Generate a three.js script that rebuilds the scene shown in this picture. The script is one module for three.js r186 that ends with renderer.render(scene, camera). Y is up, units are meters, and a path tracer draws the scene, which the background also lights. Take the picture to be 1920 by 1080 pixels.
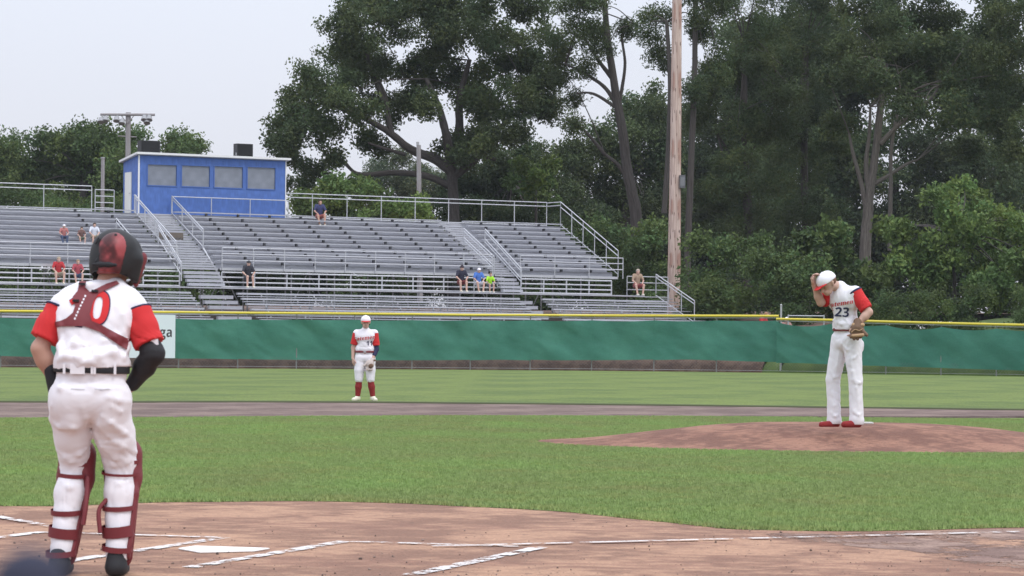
import * as THREE from 'three';
import { mergeGeometries } from 'three/addons/utils/BufferGeometryUtils.js';
import { TessellateModifier } from 'three/addons/modifiers/TessellateModifier.js';
import { FontLoader } from 'three/addons/loaders/FontLoader.js';

// ---------------------------------------------------------------- camera, sky, sun, exposure
const F = 5600, H = 1.12, YH = 652, ROLL = 0.010;          // focal length in photo pixels, eye height, horizon row, camera roll
const scene = new THREE.Scene();
const camera = new THREE.PerspectiveCamera(2 * Math.atan(540 / F) * 180 / Math.PI, 16 / 9, 0.3, 3000);
camera.position.set(0, H, 0); camera.rotation.z = ROLL;
camera.setViewOffset(1920, 1080, 0, 540 - YH, 1920, 1080);
camera.focus = 45; camera.userData.fStop = 13;

const renderer = new THREE.WebGLRenderer({ antialias: true });
renderer.setSize(1024, 576);
renderer.toneMapping = THREE.LinearToneMapping;
renderer.toneMappingExposure = 0.95;
renderer.shadowMap.enabled = true; renderer.shadowMap.type = THREE.PCFSoftShadowMap;

function seeded(a) { return () => { a |= 0; a = a + 0x6D2B79F5 | 0; let t = Math.imul(a ^ a >>> 15, 1 | a); t = t + Math.imul(t ^ t >>> 7, 61 | t) ^ t; return ((t ^ t >>> 14) >>> 0) / 4294967296; }; }
const h3 = (x, y, z) => { let n = Math.imul(x, 374761393) + Math.imul(y, 668265263) + Math.imul(z, 2147483647 - 1274126177) | 0; n = Math.imul(n ^ n >>> 13, 1274126177); return ((n ^ n >>> 16) >>> 0) / 4294967296; };
function noise3(x, y, z, per = 0) {                           // value noise 0..1, tiling in x and y when per is given
  const X = Math.floor(x), Y = Math.floor(y), Z = Math.floor(z); let u = x - X, v = y - Y, w = z - Z;
  u = u * u * (3 - 2 * u); v = v * v * (3 - 2 * v); w = w * w * (3 - 2 * w);
  const m = (i, p) => p ? ((i % p) + p) % p : i;
  const x0 = m(X, per), x1 = m(X + 1, per), y0 = m(Y, per), y1 = m(Y + 1, per), L = (a, b, t) => a + (b - a) * t;
  return L(L(L(h3(x0, y0, Z), h3(x1, y0, Z), u), L(h3(x0, y1, Z), h3(x1, y1, Z), u), v), L(L(h3(x0, y0, Z + 1), h3(x1, y0, Z + 1), u), L(h3(x0, y1, Z + 1), h3(x1, y1, Z + 1), u), v), w);
}
function fbm(x, y, z, o = 4) { let s = 0, a = 0.5, t = 0; for (let i = 0; i < o; i++) { s += a * noise3(x, y, z + i * 7.3); t += a; a *= 0.5; x *= 2.03; y *= 2.03; z *= 2.03; } return s / t; }

{ // hazy overcast sky, brighter overhead as such skies are
  const w = 512, h = 256, d = new Float32Array(w * h * 4);
  for (let j = 0; j < h; j++) {
    const el = ((j + 0.5) / h - 0.5) * Math.PI, s = Math.max(0, Math.sin(el));
    for (let i = 0; i < w; i++) {
      const az = i / w * Math.PI * 2, c = fbm(Math.cos(az) * 3 * Math.cos(el) + 9, Math.sin(az) * 3 * Math.cos(el) + 9, s * 6, 4) - 0.5;
      const g = (0.78 + 1.25 * Math.min(1, s * 1.25)) * (1 + 0.10 * c), b = Math.min(1, s * 7), k = (j * w + i) * 4;
      d[k] = g * (0.975 - 0.085 * b); d[k + 1] = g * (0.975 - 0.02 * b); d[k + 2] = g * (1.04 + 0.05 * b); d[k + 3] = 1;
    }
  }
  const t = new THREE.DataTexture(d, w, h, THREE.RGBAFormat, THREE.FloatType);
  t.mapping = THREE.EquirectangularReflectionMapping; t.magFilter = t.minFilter = THREE.LinearFilter; t.needsUpdate = true;
  scene.background = t; scene.environment = t;
}
const sun = new THREE.DirectionalLight(new THREE.Color(1, 0.95, 0.88), 1.3);
sun.position.set(60, 130, 0); sun.target.position.set(0, 0, -60); scene.add(sun, sun.target);
sun.castShadow = true; sun.shadow.radius = 36; sun.shadow.mapSize.set(4096, 4096);
Object.assign(sun.shadow.camera, { left: -130, right: 130, top: 160, bottom: -160, near: 1, far: 500 });

scene.fog = new THREE.FogExp2(0xdfe4ee, 0.00010);                // summer haze

// ---------------------------------------------------------------- helpers
const V = (x, y, z) => new THREE.Vector3(x, y, z), PI = Math.PI, cR = Math.cos(ROLL), sR = Math.sin(ROLL);
function ray(px, py) { const dx = px - 960, dy = py - YH; return [(dx * cR + dy * sR) / F, (-dx * sR + dy * cR) / F]; }
function P(px, py, D) { const [a, b] = ray(px, py); return V(a * D, H - b * D, -D); }          // point of the place at distance D
function G(px, py, y = 0) { const [, b] = ray(px, py); return P(px, py, (H - y) / b); }       // where that line of sight meets level ground
const taken = {};
function numbered(n) { const k = taken[n] = (taken[n] ?? -1) + 1; return k ? n + '_' + String(k).padStart(3, '0') : n; }
function shade(m) { m.castShadow = m.receiveShadow = true; return m; }
function tag(o, label, category, group, kind) { if (label) o.userData.label = label; if (category) o.userData.category = category; if (group) o.userData.group = group; if (kind) o.userData.kind = kind; return o; }
function thing(name, label, category, pos = V(0, 0, 0), group) { const o = new THREE.Group(); o.name = numbered(name); o.position.copy(pos); scene.add(o); return tag(o, label, category, group); }
function part(name, geo, mat, parent) { const m = shade(new THREE.Mesh(geo, mat)); m.name = name; parent.add(m); return m; }
function struct(name, geo, mat, label, category) { const m = shade(new THREE.Mesh(geo, mat)); m.name = numbered(name); scene.add(m); return tag(m, label, category, null, 'structure'); }
const lin = (r, g, b) => new THREE.Color().setRGB(r, g, b);
function mat(c, roughness = 0.8, o = {}) { return new THREE.MeshStandardMaterial({ color: c, roughness, side: THREE.DoubleSide, ...o }); }
const box = (w, h, d, x = 0, y = 0, z = 0) => new THREE.BoxGeometry(w, h, d).translate(x, y, z);
function rod(a, b, r, n = 8, r2 = r) { const d = b.clone().sub(a), g = new THREE.CylinderGeometry(r2, r, d.length(), n); g.applyQuaternion(new THREE.Quaternion().setFromUnitVectors(V(0, 1, 0), d.clone().normalize())); const c = a.clone().add(b).multiplyScalar(0.5); return g.translate(c.x, c.y, c.z); }
const ni = g => g.index ? g.toNonIndexed() : g;
const merge = gs => mergeGeometries(gs.map(g => { g = ni(g); for (const k of Object.keys(g.attributes)) if (!['position', 'normal', 'uv', 'color'].includes(k)) g.deleteAttribute(k); return g; }));
function limb(pts, r0, r1, n = 8, wob = 0) {                    // tapered, slightly crooked tube
  const c = new THREE.CatmullRomCurve3(pts), k = Math.max(6, pts.length * 5), fr = c.computeFrenetFrames(k), pos = [], idx = [], uv = [];
  for (let i = 0; i <= k; i++) { const p = c.getPoint(i / k), r = r0 + (r1 - r0) * i / k;
    for (let j = 0; j <= n; j++) { const a = (j % n) / n * 2 * PI, q = r * (1 + wob * (noise3(i * 0.7, (j % n) * 1.3, r0 * 50) - 0.5)), v = fr.normals[i].clone().multiplyScalar(Math.cos(a) * q).addScaledVector(fr.binormals[i], Math.sin(a) * q).add(p); pos.push(v.x, v.y, v.z); uv.push(j / n, i / k * 4); } }
  for (let i = 0; i < k; i++) for (let j = 0; j < n; j++) { const a = i * (n + 1) + j, b = a + n + 1; idx.push(a, b, a + 1, b, b + 1, a + 1); }
  const g = new THREE.BufferGeometry(); g.setAttribute('position', new THREE.Float32BufferAttribute(pos, 3)); g.setAttribute('uv', new THREE.Float32BufferAttribute(uv, 2)); g.setIndex(idx); g.computeVertexNormals(); return g;
}
function tex(n, fn, srgb = true) {                             // tiling texture; fn(u, v, N) -> [r, g, b] 0..1, N(fx, fy, seed) tiling noise
  const d = new Uint8Array(n * n * 4);
  const N = (u, v, f, s, fy = f) => { const x = u * f, y = v * fy, X = Math.floor(x), Y = Math.floor(y); let a = x - X, b = y - Y; a = a * a * (3 - 2 * a); b = b * b * (3 - 2 * b); const x1 = (X + 1) % f, y1 = (Y + 1) % fy, p = h3(X, Y, s), q = h3(x1, Y, s), r = h3(X, y1, s), t = h3(x1, y1, s); return (p + (q - p) * a) * (1 - b) + (r + (t - r) * a) * b; };
  for (let j = 0; j < n; j++) for (let i = 0; i < n; i++) { const c = fn(i / n, j / n, N), k = (j * n + i) * 4; d[k] = Math.min(255, Math.max(0, c[0] * 255)); d[k + 1] = Math.min(255, Math.max(0, c[1] * 255)); d[k + 2] = Math.min(255, Math.max(0, c[2] * 255)); d[k + 3] = 255; }
  const t = new THREE.DataTexture(d, n, n, THREE.RGBAFormat); t.wrapS = t.wrapT = THREE.RepeatWrapping; t.magFilter = THREE.LinearFilter; t.minFilter = THREE.LinearMipmapLinearFilter; t.generateMipmaps = true; t.anisotropy = 8; if (srgb) t.colorSpace = THREE.SRGBColorSpace; t.needsUpdate = true; return t;
}
const mix = (a, b, t) => a.map((x, i) => x + (b[i] - x) * t);
const sst = (a, b, x) => { x = Math.min(1, Math.max(0, (x - a) / (b - a))); return x * x * (3 - 2 * x); };
function flat(points, y, holes = []) {                         // level sheet from world points (x, z), uv in metres
  const s = new THREE.Shape(points.map(p => new THREE.Vector2(p.x, -p.z))); for (const h of holes) s.holes.push(new THREE.Path(h.map(p => new THREE.Vector2(p.x, -p.z))));
  const g = new THREE.ShapeGeometry(s, 1); g.rotateX(-PI / 2); g.translate(0, y, 0); const p = g.attributes.position, uv = g.attributes.uv;
  for (let i = 0; i < p.count; i++) uv.setXY(i, p.getX(i), -p.getZ(i)); return g;
}
function smooth(list, n = 6) { return new THREE.CatmullRomCurve3(list).getPoints(list.length * n); }
function rough(list, amp, f, seed) { return list.map((p, i) => V(p.x, p.y, p.z + amp * (fbm(p.x * f, seed, i * 0.01, 3) - 0.5) * 2)); }

// ---------------------------------------------------------------- ground
const T = {};
T.grass = tex(1024, (u, v, N) => { const a = N(u, v, 4, 1) * 0.5 + N(u, v, 11, 2) * 0.3 + N(u, v, 29, 3) * 0.2, f = N(u, v, 256, 4) * 0.5 + N(u, v, 512, 5) * 0.5; let c = mix([0.33, 0.41, 0.185], [0.405, 0.475, 0.225], sst(0.25, 0.75, a)); c = mix(c, [0.44, 0.46, 0.25], 0.22 * sst(0.6, 0.85, N(u, v, 17, 8) * 0.6 + N(u, v, 61, 9) * 0.4)); return c.map(x => x * (0.72 + 0.56 * f)); });
T.grassB = tex(512, (u, v, N) => { const f = N(u, v, 128, 4) * 0.5 + N(u, v, 256, 5) * 0.5; return [f, f, f]; }, false);
T.dirt = tex(1024, (u, v, N) => { const a = N(u, v, 5, 1) * 0.4 + N(u, v, 13, 2) * 0.3 + N(u, v, 37, 3) * 0.3, f = N(u, v, 200, 4) * 0.5 + N(u, v, 500, 5) * 0.5; let c = mix([0.485, 0.365, 0.305], [0.635, 0.505, 0.42], sst(0.3, 0.7, a)); c = mix(c, [0.47, 0.34, 0.29], 0.5 * sst(0.55, 0.75, N(u, v, 3, 21, 7) * 0.6 + N(u, v, 19, 22, 40) * 0.4)); c = mix(c, [0.34, 0.27, 0.24], 0.75 * sst(0.83, 0.93, N(u, v, 150, 6) * 0.75 + N(u, v, 40, 7) * 0.25)); return c.map(x => x * (0.84 + 0.32 * f)); });
T.dirtB = tex(512, (u, v, N) => { const f = N(u, v, 30, 3) * 0.5 + N(u, v, 110, 4) * 0.3 + N(u, v, 256, 5) * 0.2; return [f, f, f]; }, false);
const rep = (t, a, b = a) => { const c = t.clone(); c.repeat.set(a, b); c.needsUpdate = true; return c; };
const M = {};
M.outfield = mat(lin(0.98, 0.93, 0.78), 0.95, { map: rep(T.grass, 1 / 9, 1 / 14), bumpMap: rep(T.grassB, 1 / 2), bumpScale: 0.02 });
M.infield = mat(lin(1, 0.97, 0.85), 0.95, { map: rep(T.grass, 1 / 5), bumpMap: rep(T.grassB, 1 / 1.5), bumpScale: 0.015 });
M.dirt = mat(lin(1.04, 0.98, 0.92), 0.97, { map: rep(T.dirt, 1 / 3.1), bumpMap: rep(T.dirtB, 1 / 1.1), bumpScale: 0.012 });
M.skin_dirt = mat(lin(0.53, 0.60, 0.72), 0.97, { map: rep(T.dirt, 1 / 5), bumpMap: rep(T.dirtB, 1 / 2), bumpScale: 0.012 });
M.mound = mat(lin(0.80, 0.66, 0.64), 0.97, { map: rep(T.dirt, 1 / 2.3), bumpMap: rep(T.dirtB, 1 / 1), bumpScale: 0.015 });
M.path = mat(lin(0.86, 0.94, 1.08), 0.97, { map: rep(T.dirt, 1 / 2.7), bumpMap: rep(T.dirtB, 1 / 1), bumpScale: 0.012 });
struct('ground', flat([V(-700, 0, 60), V(700, 0, 60), V(700, 0, -1500), V(-700, 0, -1500)], -0.03), mat(lin(0.10, 0.12, 0.05), 0.95), 'open ground reaching to the horizon', 'ground');

// edges read off the field
const grassNear = rough(smooth([V(-22, 0, -24), V(-9, 0, -22.6), G(77, 950), G(250, 944), G(450, 941), G(620, 941), G(800, 946), G(1000, 956), G(1200, 974), G(1300, 985), G(1400, 994), G(1600, 996), G(1843, 991), V(7, 0, -21), V(22, 0, -27.5)], 10), 0.10, 2.6, 3);
const skinNear = rough(smooth([V(-30, 0, -38), G(77, 785), G(400, 783), G(800, 780.5), G(1250, 781.5), G(1780, 784), V(24, 0, -60)], 8), 0.15, 1.2, 5);
const skinFar = rough(smooth([V(-34, 0, -54), G(77, 755), G(400, 754.5), G(685, 755.5), G(960, 758), G(1250, 761), G(1800, 768), V(30, 0, -55)], 8), 0.12, 1.0, 7);
const moundC = P(1588, 832, 35.6); moundC.y = 0;
const MRX = 3.7, MRZ = 2.75;
const moundRing = Array.from({ length: 72 }, (_, i) => { const a = i / 72 * 2 * PI, k = 1 + 0.03 * (fbm(Math.cos(a) * 4, Math.sin(a) * 4, 2) - 0.5) * 2; return V(moundC.x + Math.cos(a) * MRX * k, 0, moundC.z + Math.sin(a) * MRZ * k); });
struct('home_plate_dirt', flat([...grassNear.map(p => V(p.x, 0, p.z - 0.15)), V(22, 0, 8), V(-22, 0, 8)], 0), M.dirt, 'reddish brown dirt round home plate', 'dirt');
struct('infield_grass', flat([...grassNear, ...skinNear.slice().reverse()], 0.003, [moundRing]), M.infield, 'mown infield grass between home plate and the dirt', 'grass');
struct('infield_dirt', flat([...skinNear.map(p => V(p.x, 0, p.z + 0.2)), ...skinFar.map(p => V(p.x, 0, p.z - 0.2)).reverse()], 0), M.skin_dirt, 'grey brown base path dirt across the infield', 'dirt');

// fence line, used by the outfield and the banks
const FL = [[-700, 112], [-200, 130], [77, 136], [500, 143], [960, 149], [1300, 150], [1460, 149]].map(([p, D]) => { const v = P(p, 600, D); v.y = 0; return v; });
const FR = [[1456, 148.7], [1650, 145.5], [1843, 142], [2100, 137], [2500, 128]].map(([p, D]) => { const v = P(p, 600, D); v.y = 0; return v; });
const fenceL = new THREE.CatmullRomCurve3(FL), fenceR = new THREE.CatmullRomCurve3(FR);
const fenceBase = [...fenceL.getPoints(40), ...fenceR.getPoints(24)];
struct('outfield_grass', flat([...skinFar, V(60, 0, -60), ...fenceBase.slice().reverse(), V(-60, 0, -60)], 0.006), M.outfield, 'wide mown outfield lawn up to the fence', 'grass');
{ // low lip of turf where the outfield meets the dirt
  const pts = skinFar.filter(p => Math.abs(p.x) < 20).map(p => V(p.x, 0.0, p.z - 0.02));
  struct('turf_edge', new THREE.TubeGeometry(new THREE.CatmullRomCurve3(pts), 160, 0.035, 6), mat(lin(0.075, 0.085, 0.04), 0.95), 'dark turf lip between outfield and dirt', 'turf edge');
}
{ // pitcher's mound
  const nr = 24, na = 72, pos = [], uv = [], idx = [];
  for (let i = 0; i <= nr; i++) for (let j = 0; j <= na; j++) { const r = i / nr, q = moundRing[j % na], x = moundC.x + (q.x - moundC.x) * r * 1.03, z = moundC.z + (q.z - moundC.z) * r * 1.03; const h = 0.254 * (1 - sst(0.24, 1.02, r)) + 0.02 * (fbm(x * 3, z * 3, 1) - 0.5) * (1 - r) + 0.004; pos.push(x, h, z); uv.push(x, z); }
  for (let i = 0; i < nr; i++) for (let j = 0; j < na; j++) { const a = i * (na + 1) + j, b = a + na + 1; idx.push(a, a + 1, b, b, a + 1, b + 1); }
  const g = new THREE.BufferGeometry(); g.setAttribute('position', new THREE.Float32BufferAttribute(pos, 3)); g.setAttribute('uv', new THREE.Float32BufferAttribute(uv, 2)); g.setIndex(idx); g.computeVertexNormals();
  struct('pitching_mound', g, M.mound, 'low round reddish dirt pitching mound', 'mound');
  const r = thing('pitching_rubber', 'white rubber slab on top of the dirt mound', 'rubber slab', V(moundC.x, 0.262, moundC.z));
  part('slab', box(0.61, 0.03, 0.152), mat(lin(0.7, 0.69, 0.66), 0.7), r); part('anchor_edge', box(0.58, 0.02, 0.17, 0, -0.006, 0), mat(lin(0.4, 0.36, 0.33), 0.8), r);
}
// chalk and dust, worn through in places
const chalkA = tex(512, (u, v, N) => { const a = N(u, v, 16, 1) * 0.45 + N(u, v, 48, 2) * 0.3 + N(u, v, 128, 3) * 0.25; const x = sst(0.40, 0.56, a); return [x, x, x]; }, false);
const dustA = tex(512, (u, v, N) => { const q = N(u, v, 3, 11) * 0.3 + N(u, v, 9, 1) * 0.3 + N(u, v, 40, 2) * 0.2 + N(u, v, 128, 3) * 0.2, x = sst(0.38, 0.56, q); return [x, x, x]; }, false);
M.path.alphaMap = rep(dustA, 1 / 2.3); M.path.transparent = true;
{ // greyer trodden path towards first base
  const a = [[1430, 999], [1520, 1001], [1640, 999], [1843, 993.5], [2100, 989]].map(q => G(...q)), b = [[2100, 1075], [1843, 1060], [1700, 1034], [1560, 1022], [1450, 1008]].map(q => G(...q));
  struct('base_path', flat([...rough(smooth(a, 10), 0.05, 5, 2), ...rough(smooth(b, 10), 0.22, 5, 4)], 0.0018), M.path, 'greyer trodden dirt along the first base line', 'path');
}
M.chalk = mat(lin(0.64, 0.60, 0.58), 0.95, { alphaMap: rep(chalkA, 1 / 1.3), transparent: true });
function chalk(name, a, b, w, y, label) {
  const d = V(b.x - a.x, 0, b.z - a.z), L = d.length(); d.normalize(); const n = V(-d.z, 0, d.x), k = Math.ceil(L / 0.12), l = [], r = [];
  for (let i = 0; i <= k; i++) { const p = a.clone().addScaledVector(d, L * i / k), e = s => w / 2 * (1 + 0.35 * (noise3(i * 0.6, s, a.x * 9) - 0.5)); l.push(p.clone().addScaledVector(n, e(1))); r.push(p.clone().addScaledVector(n, -e(5))); }
  return struct(name, flat([...l, ...r.reverse()], y), M.chalk, label, 'chalk line');
}
const ang = 0.300, home = V(-1.66, 0, -16.02);                // field axis: centre field lies to the right of the view axis
const FP = (a, b) => V(home.x + a * Math.cos(ang) + b * Math.sin(ang), 0, home.z + a * Math.sin(ang) - b * Math.cos(ang));
{
  const i = 0.37, o = 1.54, f = 1.23, n = -1.0;
  for (const s of [1, -1]) { const w = s > 0 ? 'right' : 'left';
    chalk('chalk_line', FP(s * i, n), FP(s * i, f), 0.09, 0.006 , `inner chalk line of the ${w} batter's box`);
    chalk('chalk_line', FP(s * (i + 0.05), f - 0.03), FP(s * (o - 0.05), f - 0.03), 0.08, 0.0075, `front chalk line of the ${w} batter's box`);
    chalk('chalk_line', FP(s * o, n), FP(s * o, f), 0.09, 0.006, `outer chalk line of the ${w} batter's box`);
  }
  chalk('chalk_line', FP(0.98, 0.98), FP(3.75, 3.75), 0.075, 0.010, 'long thin chalk foul line running to the right');
  chalk('chalk_line', FP(3.8, 3.8), FP(13, 13), 0.085, 0.010, 'scuffed end of the foul line at the right edge').material = Object.assign(M.chalk.clone(), { alphaMap: rep(dustA, 1 / 1.7) });
  chalk('chalk_line', FP(-1.62, 1.62), FP(-13, 13), 0.085, 0.010, 'chalk foul line running left behind the catcher');
  const s = new THREE.Shape([[-0.216, 0.432], [0.216, 0.432], [0.216, 0.216], [0, 0], [-0.216, 0.216]].map(q => new THREE.Vector2(...q)));
  const g = new THREE.ExtrudeGeometry(s, { depth: 0.003, bevelEnabled: true, bevelSize: 0.006, bevelThickness: 0.003, bevelSegments: 2 }); g.rotateX(-PI / 2);
  const t = thing('home_plate', 'white five sided rubber home plate set in the dirt', 'home plate', V(home.x, 0.004, home.z)); t.rotation.y = -ang;
  part('slab', g, mat(lin(0.80, 0.77, 0.74), 0.55), t);
}
{ // clods and pebbles on the dirt
  const R = seeded(5), n = 900, g = new THREE.IcosahedronGeometry(1, 0), m = new THREE.InstancedMesh(g, mat(lin(0.16, 0.115, 0.095), 0.95), n), q = new THREE.Matrix4(), e = new THREE.Euler();
  for (let i = 0; i < n; i++) { const x = -6 + R() * 12, D = 14.5 + R() * R() * 6, s = 0.002 + 0.010 * R() * R() * R(); q.makeRotationFromEuler(e.set(R() * 6, R() * 6, 0)); q.scale(V(s * 1.4, s, s)); q.setPosition(x, 0.004, -D); m.setMatrixAt(i, q); m.setColorAt(i, lin(1, 1, 1).multiplyScalar(0.5 + 1.4 * R())); }
  m.name = 'dirt_clods'; scene.add(shade(m)); tag(m, 'small crumbs of dark dirt strewn round home plate', 'dirt clods', null, 'stuff');
}
{ // mown blades standing on the infield
  const R = seeded(11), pos = [], nB = 6;
  for (let i = 0; i < nB; i++) { const a = R() * 6.3, l = 0.013 + 0.012 * R(), w = 0.006, x = (R() - 0.5) * 0.05, z = (R() - 0.5) * 0.05, t = 0.5 * (R() - 0.3) * l; pos.push(x - Math.cos(a) * w, 0, z - Math.sin(a) * w, x + Math.cos(a) * w, 0, z + Math.sin(a) * w, x + Math.sin(a) * t, l, z + Math.cos(a) * t); }
  const g = new THREE.BufferGeometry(); g.setAttribute('position', new THREE.Float32BufferAttribute(pos, 3)); g.computeVertexNormals();
  const spots = [], edge = (l, x) => { for (let i = 1; i < l.length; i++) if ((l[i - 1].x - x) * (l[i].x - x) <= 0) { const t = (x - l[i - 1].x) / (l[i].x - l[i - 1].x || 1); return l[i - 1].z + t * (l[i].z - l[i - 1].z); } return 0; };
  const cn = [], cf = []; for (let i = 0; i <= 400; i++) { const x = -14 + i * 0.07; cn.push(edge(grassNear, x)); cf.push(edge(skinNear, x)); }
  for (let i = 0; i < 520000 && spots.length < 300000; i++) { const D = 17 + 33 * Math.pow(R(), 0.9), x = (R() - 0.5) * (0.345 * D + 3.4), k = Math.round((x + 14) / 0.07); if (k < 0 || k > 400) continue; const zn = cn[k] + 0.06 * (R() - 0.3), zf = cf[k]; if (-D > zn || -D < zf) continue; const mx = (x - moundC.x) / MRX, mz = (-D - moundC.z) / MRZ; if (mx * mx + mz * mz < 1.0) continue; spots.push([x, -D]); }
  const m = new THREE.InstancedMesh(g, mat(lin(0.26, 0.33, 0.105), 0.8), spots.length), q = new THREE.Matrix4();
  spots.forEach(([x, z], i) => { q.makeRotationY(R() * 6.3); const s = 0.7 + 0.7 * R(); q.scale(V(s, s, s)); q.setPosition(x, 0.002, z); m.setMatrixAt(i, q); const a = fbm(x * 0.9, z * 0.5, 3, 3), b = fbm(x * 4, z * 3, 8, 2), k = 0.9 + 0.2 * R(); m.setColorAt(i, lin((0.95 + 0.10 * sst(0.5, 0.75, b)) * k, (0.85 + 0.3 * a) * k, 1.05 * k)); });
  m.name = 'grass_blades'; scene.add(shade(m)); tag(m, 'short green grass blades on the infield', 'grass', null, 'stuff');
}
{ // banks rising behind the fence
  function bank(curve, n, u0, u1, m, name, label, off, hgt) {
    const prof = [[0.25, -0.02], [0.5, 0.28], [1.0, 0.55], [2.2, 0.95], [4.5, 1.5], [8, 1.9], [14, 2.3], [26, 3.2], [45, 3.6], [90, 4.2], [230, 5]], pos = [], uv = [], idx = [], k = prof.length;
    for (let i = 0; i <= n; i++) { const u = u0 + (u1 - u0) * i / n, p = curve.getPoint(u), t = curve.getTangent(u), nx = t.z, nz = -t.x;
      prof.forEach(([d, h], j) => { pos.push(p.x + nx * d + off * 0, h * hgt + (j > 1 ? 0.16 * (fbm(p.x * 1.3, d * 2, p.z, 3) - 0.5) : 0), p.z + nz * d); uv.push(p.x, d); }); }
    for (let i = 0; i < n; i++) for (let j = 0; j < k - 1; j++) { const a = i * k + j, b = a + k; idx.push(a, b, a + 1, b, b + 1, a + 1); }
    const g = new THREE.BufferGeometry(); g.setAttribute('position', new THREE.Float32BufferAttribute(pos, 3)); g.setAttribute('uv', new THREE.Float32BufferAttribute(uv, 2)); g.setIndex(idx); g.computeVertexNormals(); struct(name, g, m, label, 'bank');
  }
  bank(fenceL, 220, 0, 0.965, mat(lin(0.42, 0.42, 0.44), 0.97, { map: rep(T.dirt, 1 / 2) }), 'earth_bank', 'bare brown earth bank rising behind the fence', 0, 1);
  bank(fenceL, 20, 0.965, 1, mat(lin(0.55, 0.62, 0.5), 0.97, { map: rep(T.grass, 1 / 3) }), 'grass_bank', 'short grassy bank at the step in the fence', 0, 0.7);
  bank(fenceR, 80, 0, 1, mat(lin(0.5, 0.55, 0.45), 0.97, { map: rep(T.grass, 1 / 3) }), 'grass_bank', 'olive grass bank behind the right fence', 0, 0.97);
}
// ---------------------------------------------------------------- outfield fence
M.galv = mat(lin(0.42, 0.42, 0.43), 0.5, { metalness: 0.35 });
M.alu = mat(lin(0.50, 0.50, 0.52), 0.42, { metalness: 0.35 });
T.plank = tex(256, (u, v, N) => { const a = 0.82 + 0.18 * N(u, v, 9, 1, 32) + 0.10 * (N(u, v, 64, 3) - 0.5) - 0.12 * sst(0.72, 0.9, N(u, v, 12, 7)); return [a, a, a * 1.01]; });
M.seat = mat(lin(0.54, 0.54, 0.57), 0.5, { metalness: 0.15, map: rep(T.plank, 1) });
M.riser = mat(lin(0.50, 0.50, 0.53), 0.55, { metalness: 0.15, map: rep(T.plank, 1) });
M.postDull = mat(lin(0.20, 0.195, 0.19), 0.8);
M.yellow = mat(lin(0.62, 0.50, 0.045), 0.5);
T.cloth = tex(512, (u, v, N) => { const a = N(u, v, 3, 1) * 0.5 + N(u, v, 9, 2) * 0.3 + N(u, v, 20, 4, 60) * 0.2, f = N(u, v, 256, 3); return mix([0.205, 0.435, 0.37], [0.285, 0.515, 0.44], a).map(x => x * (0.93 + 0.14 * f)); });
M.screen = mat(lin(0.92, 0.92, 0.92), 0.85, { map: rep(T.cloth, 1 / 4, 1 / 4) });
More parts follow.
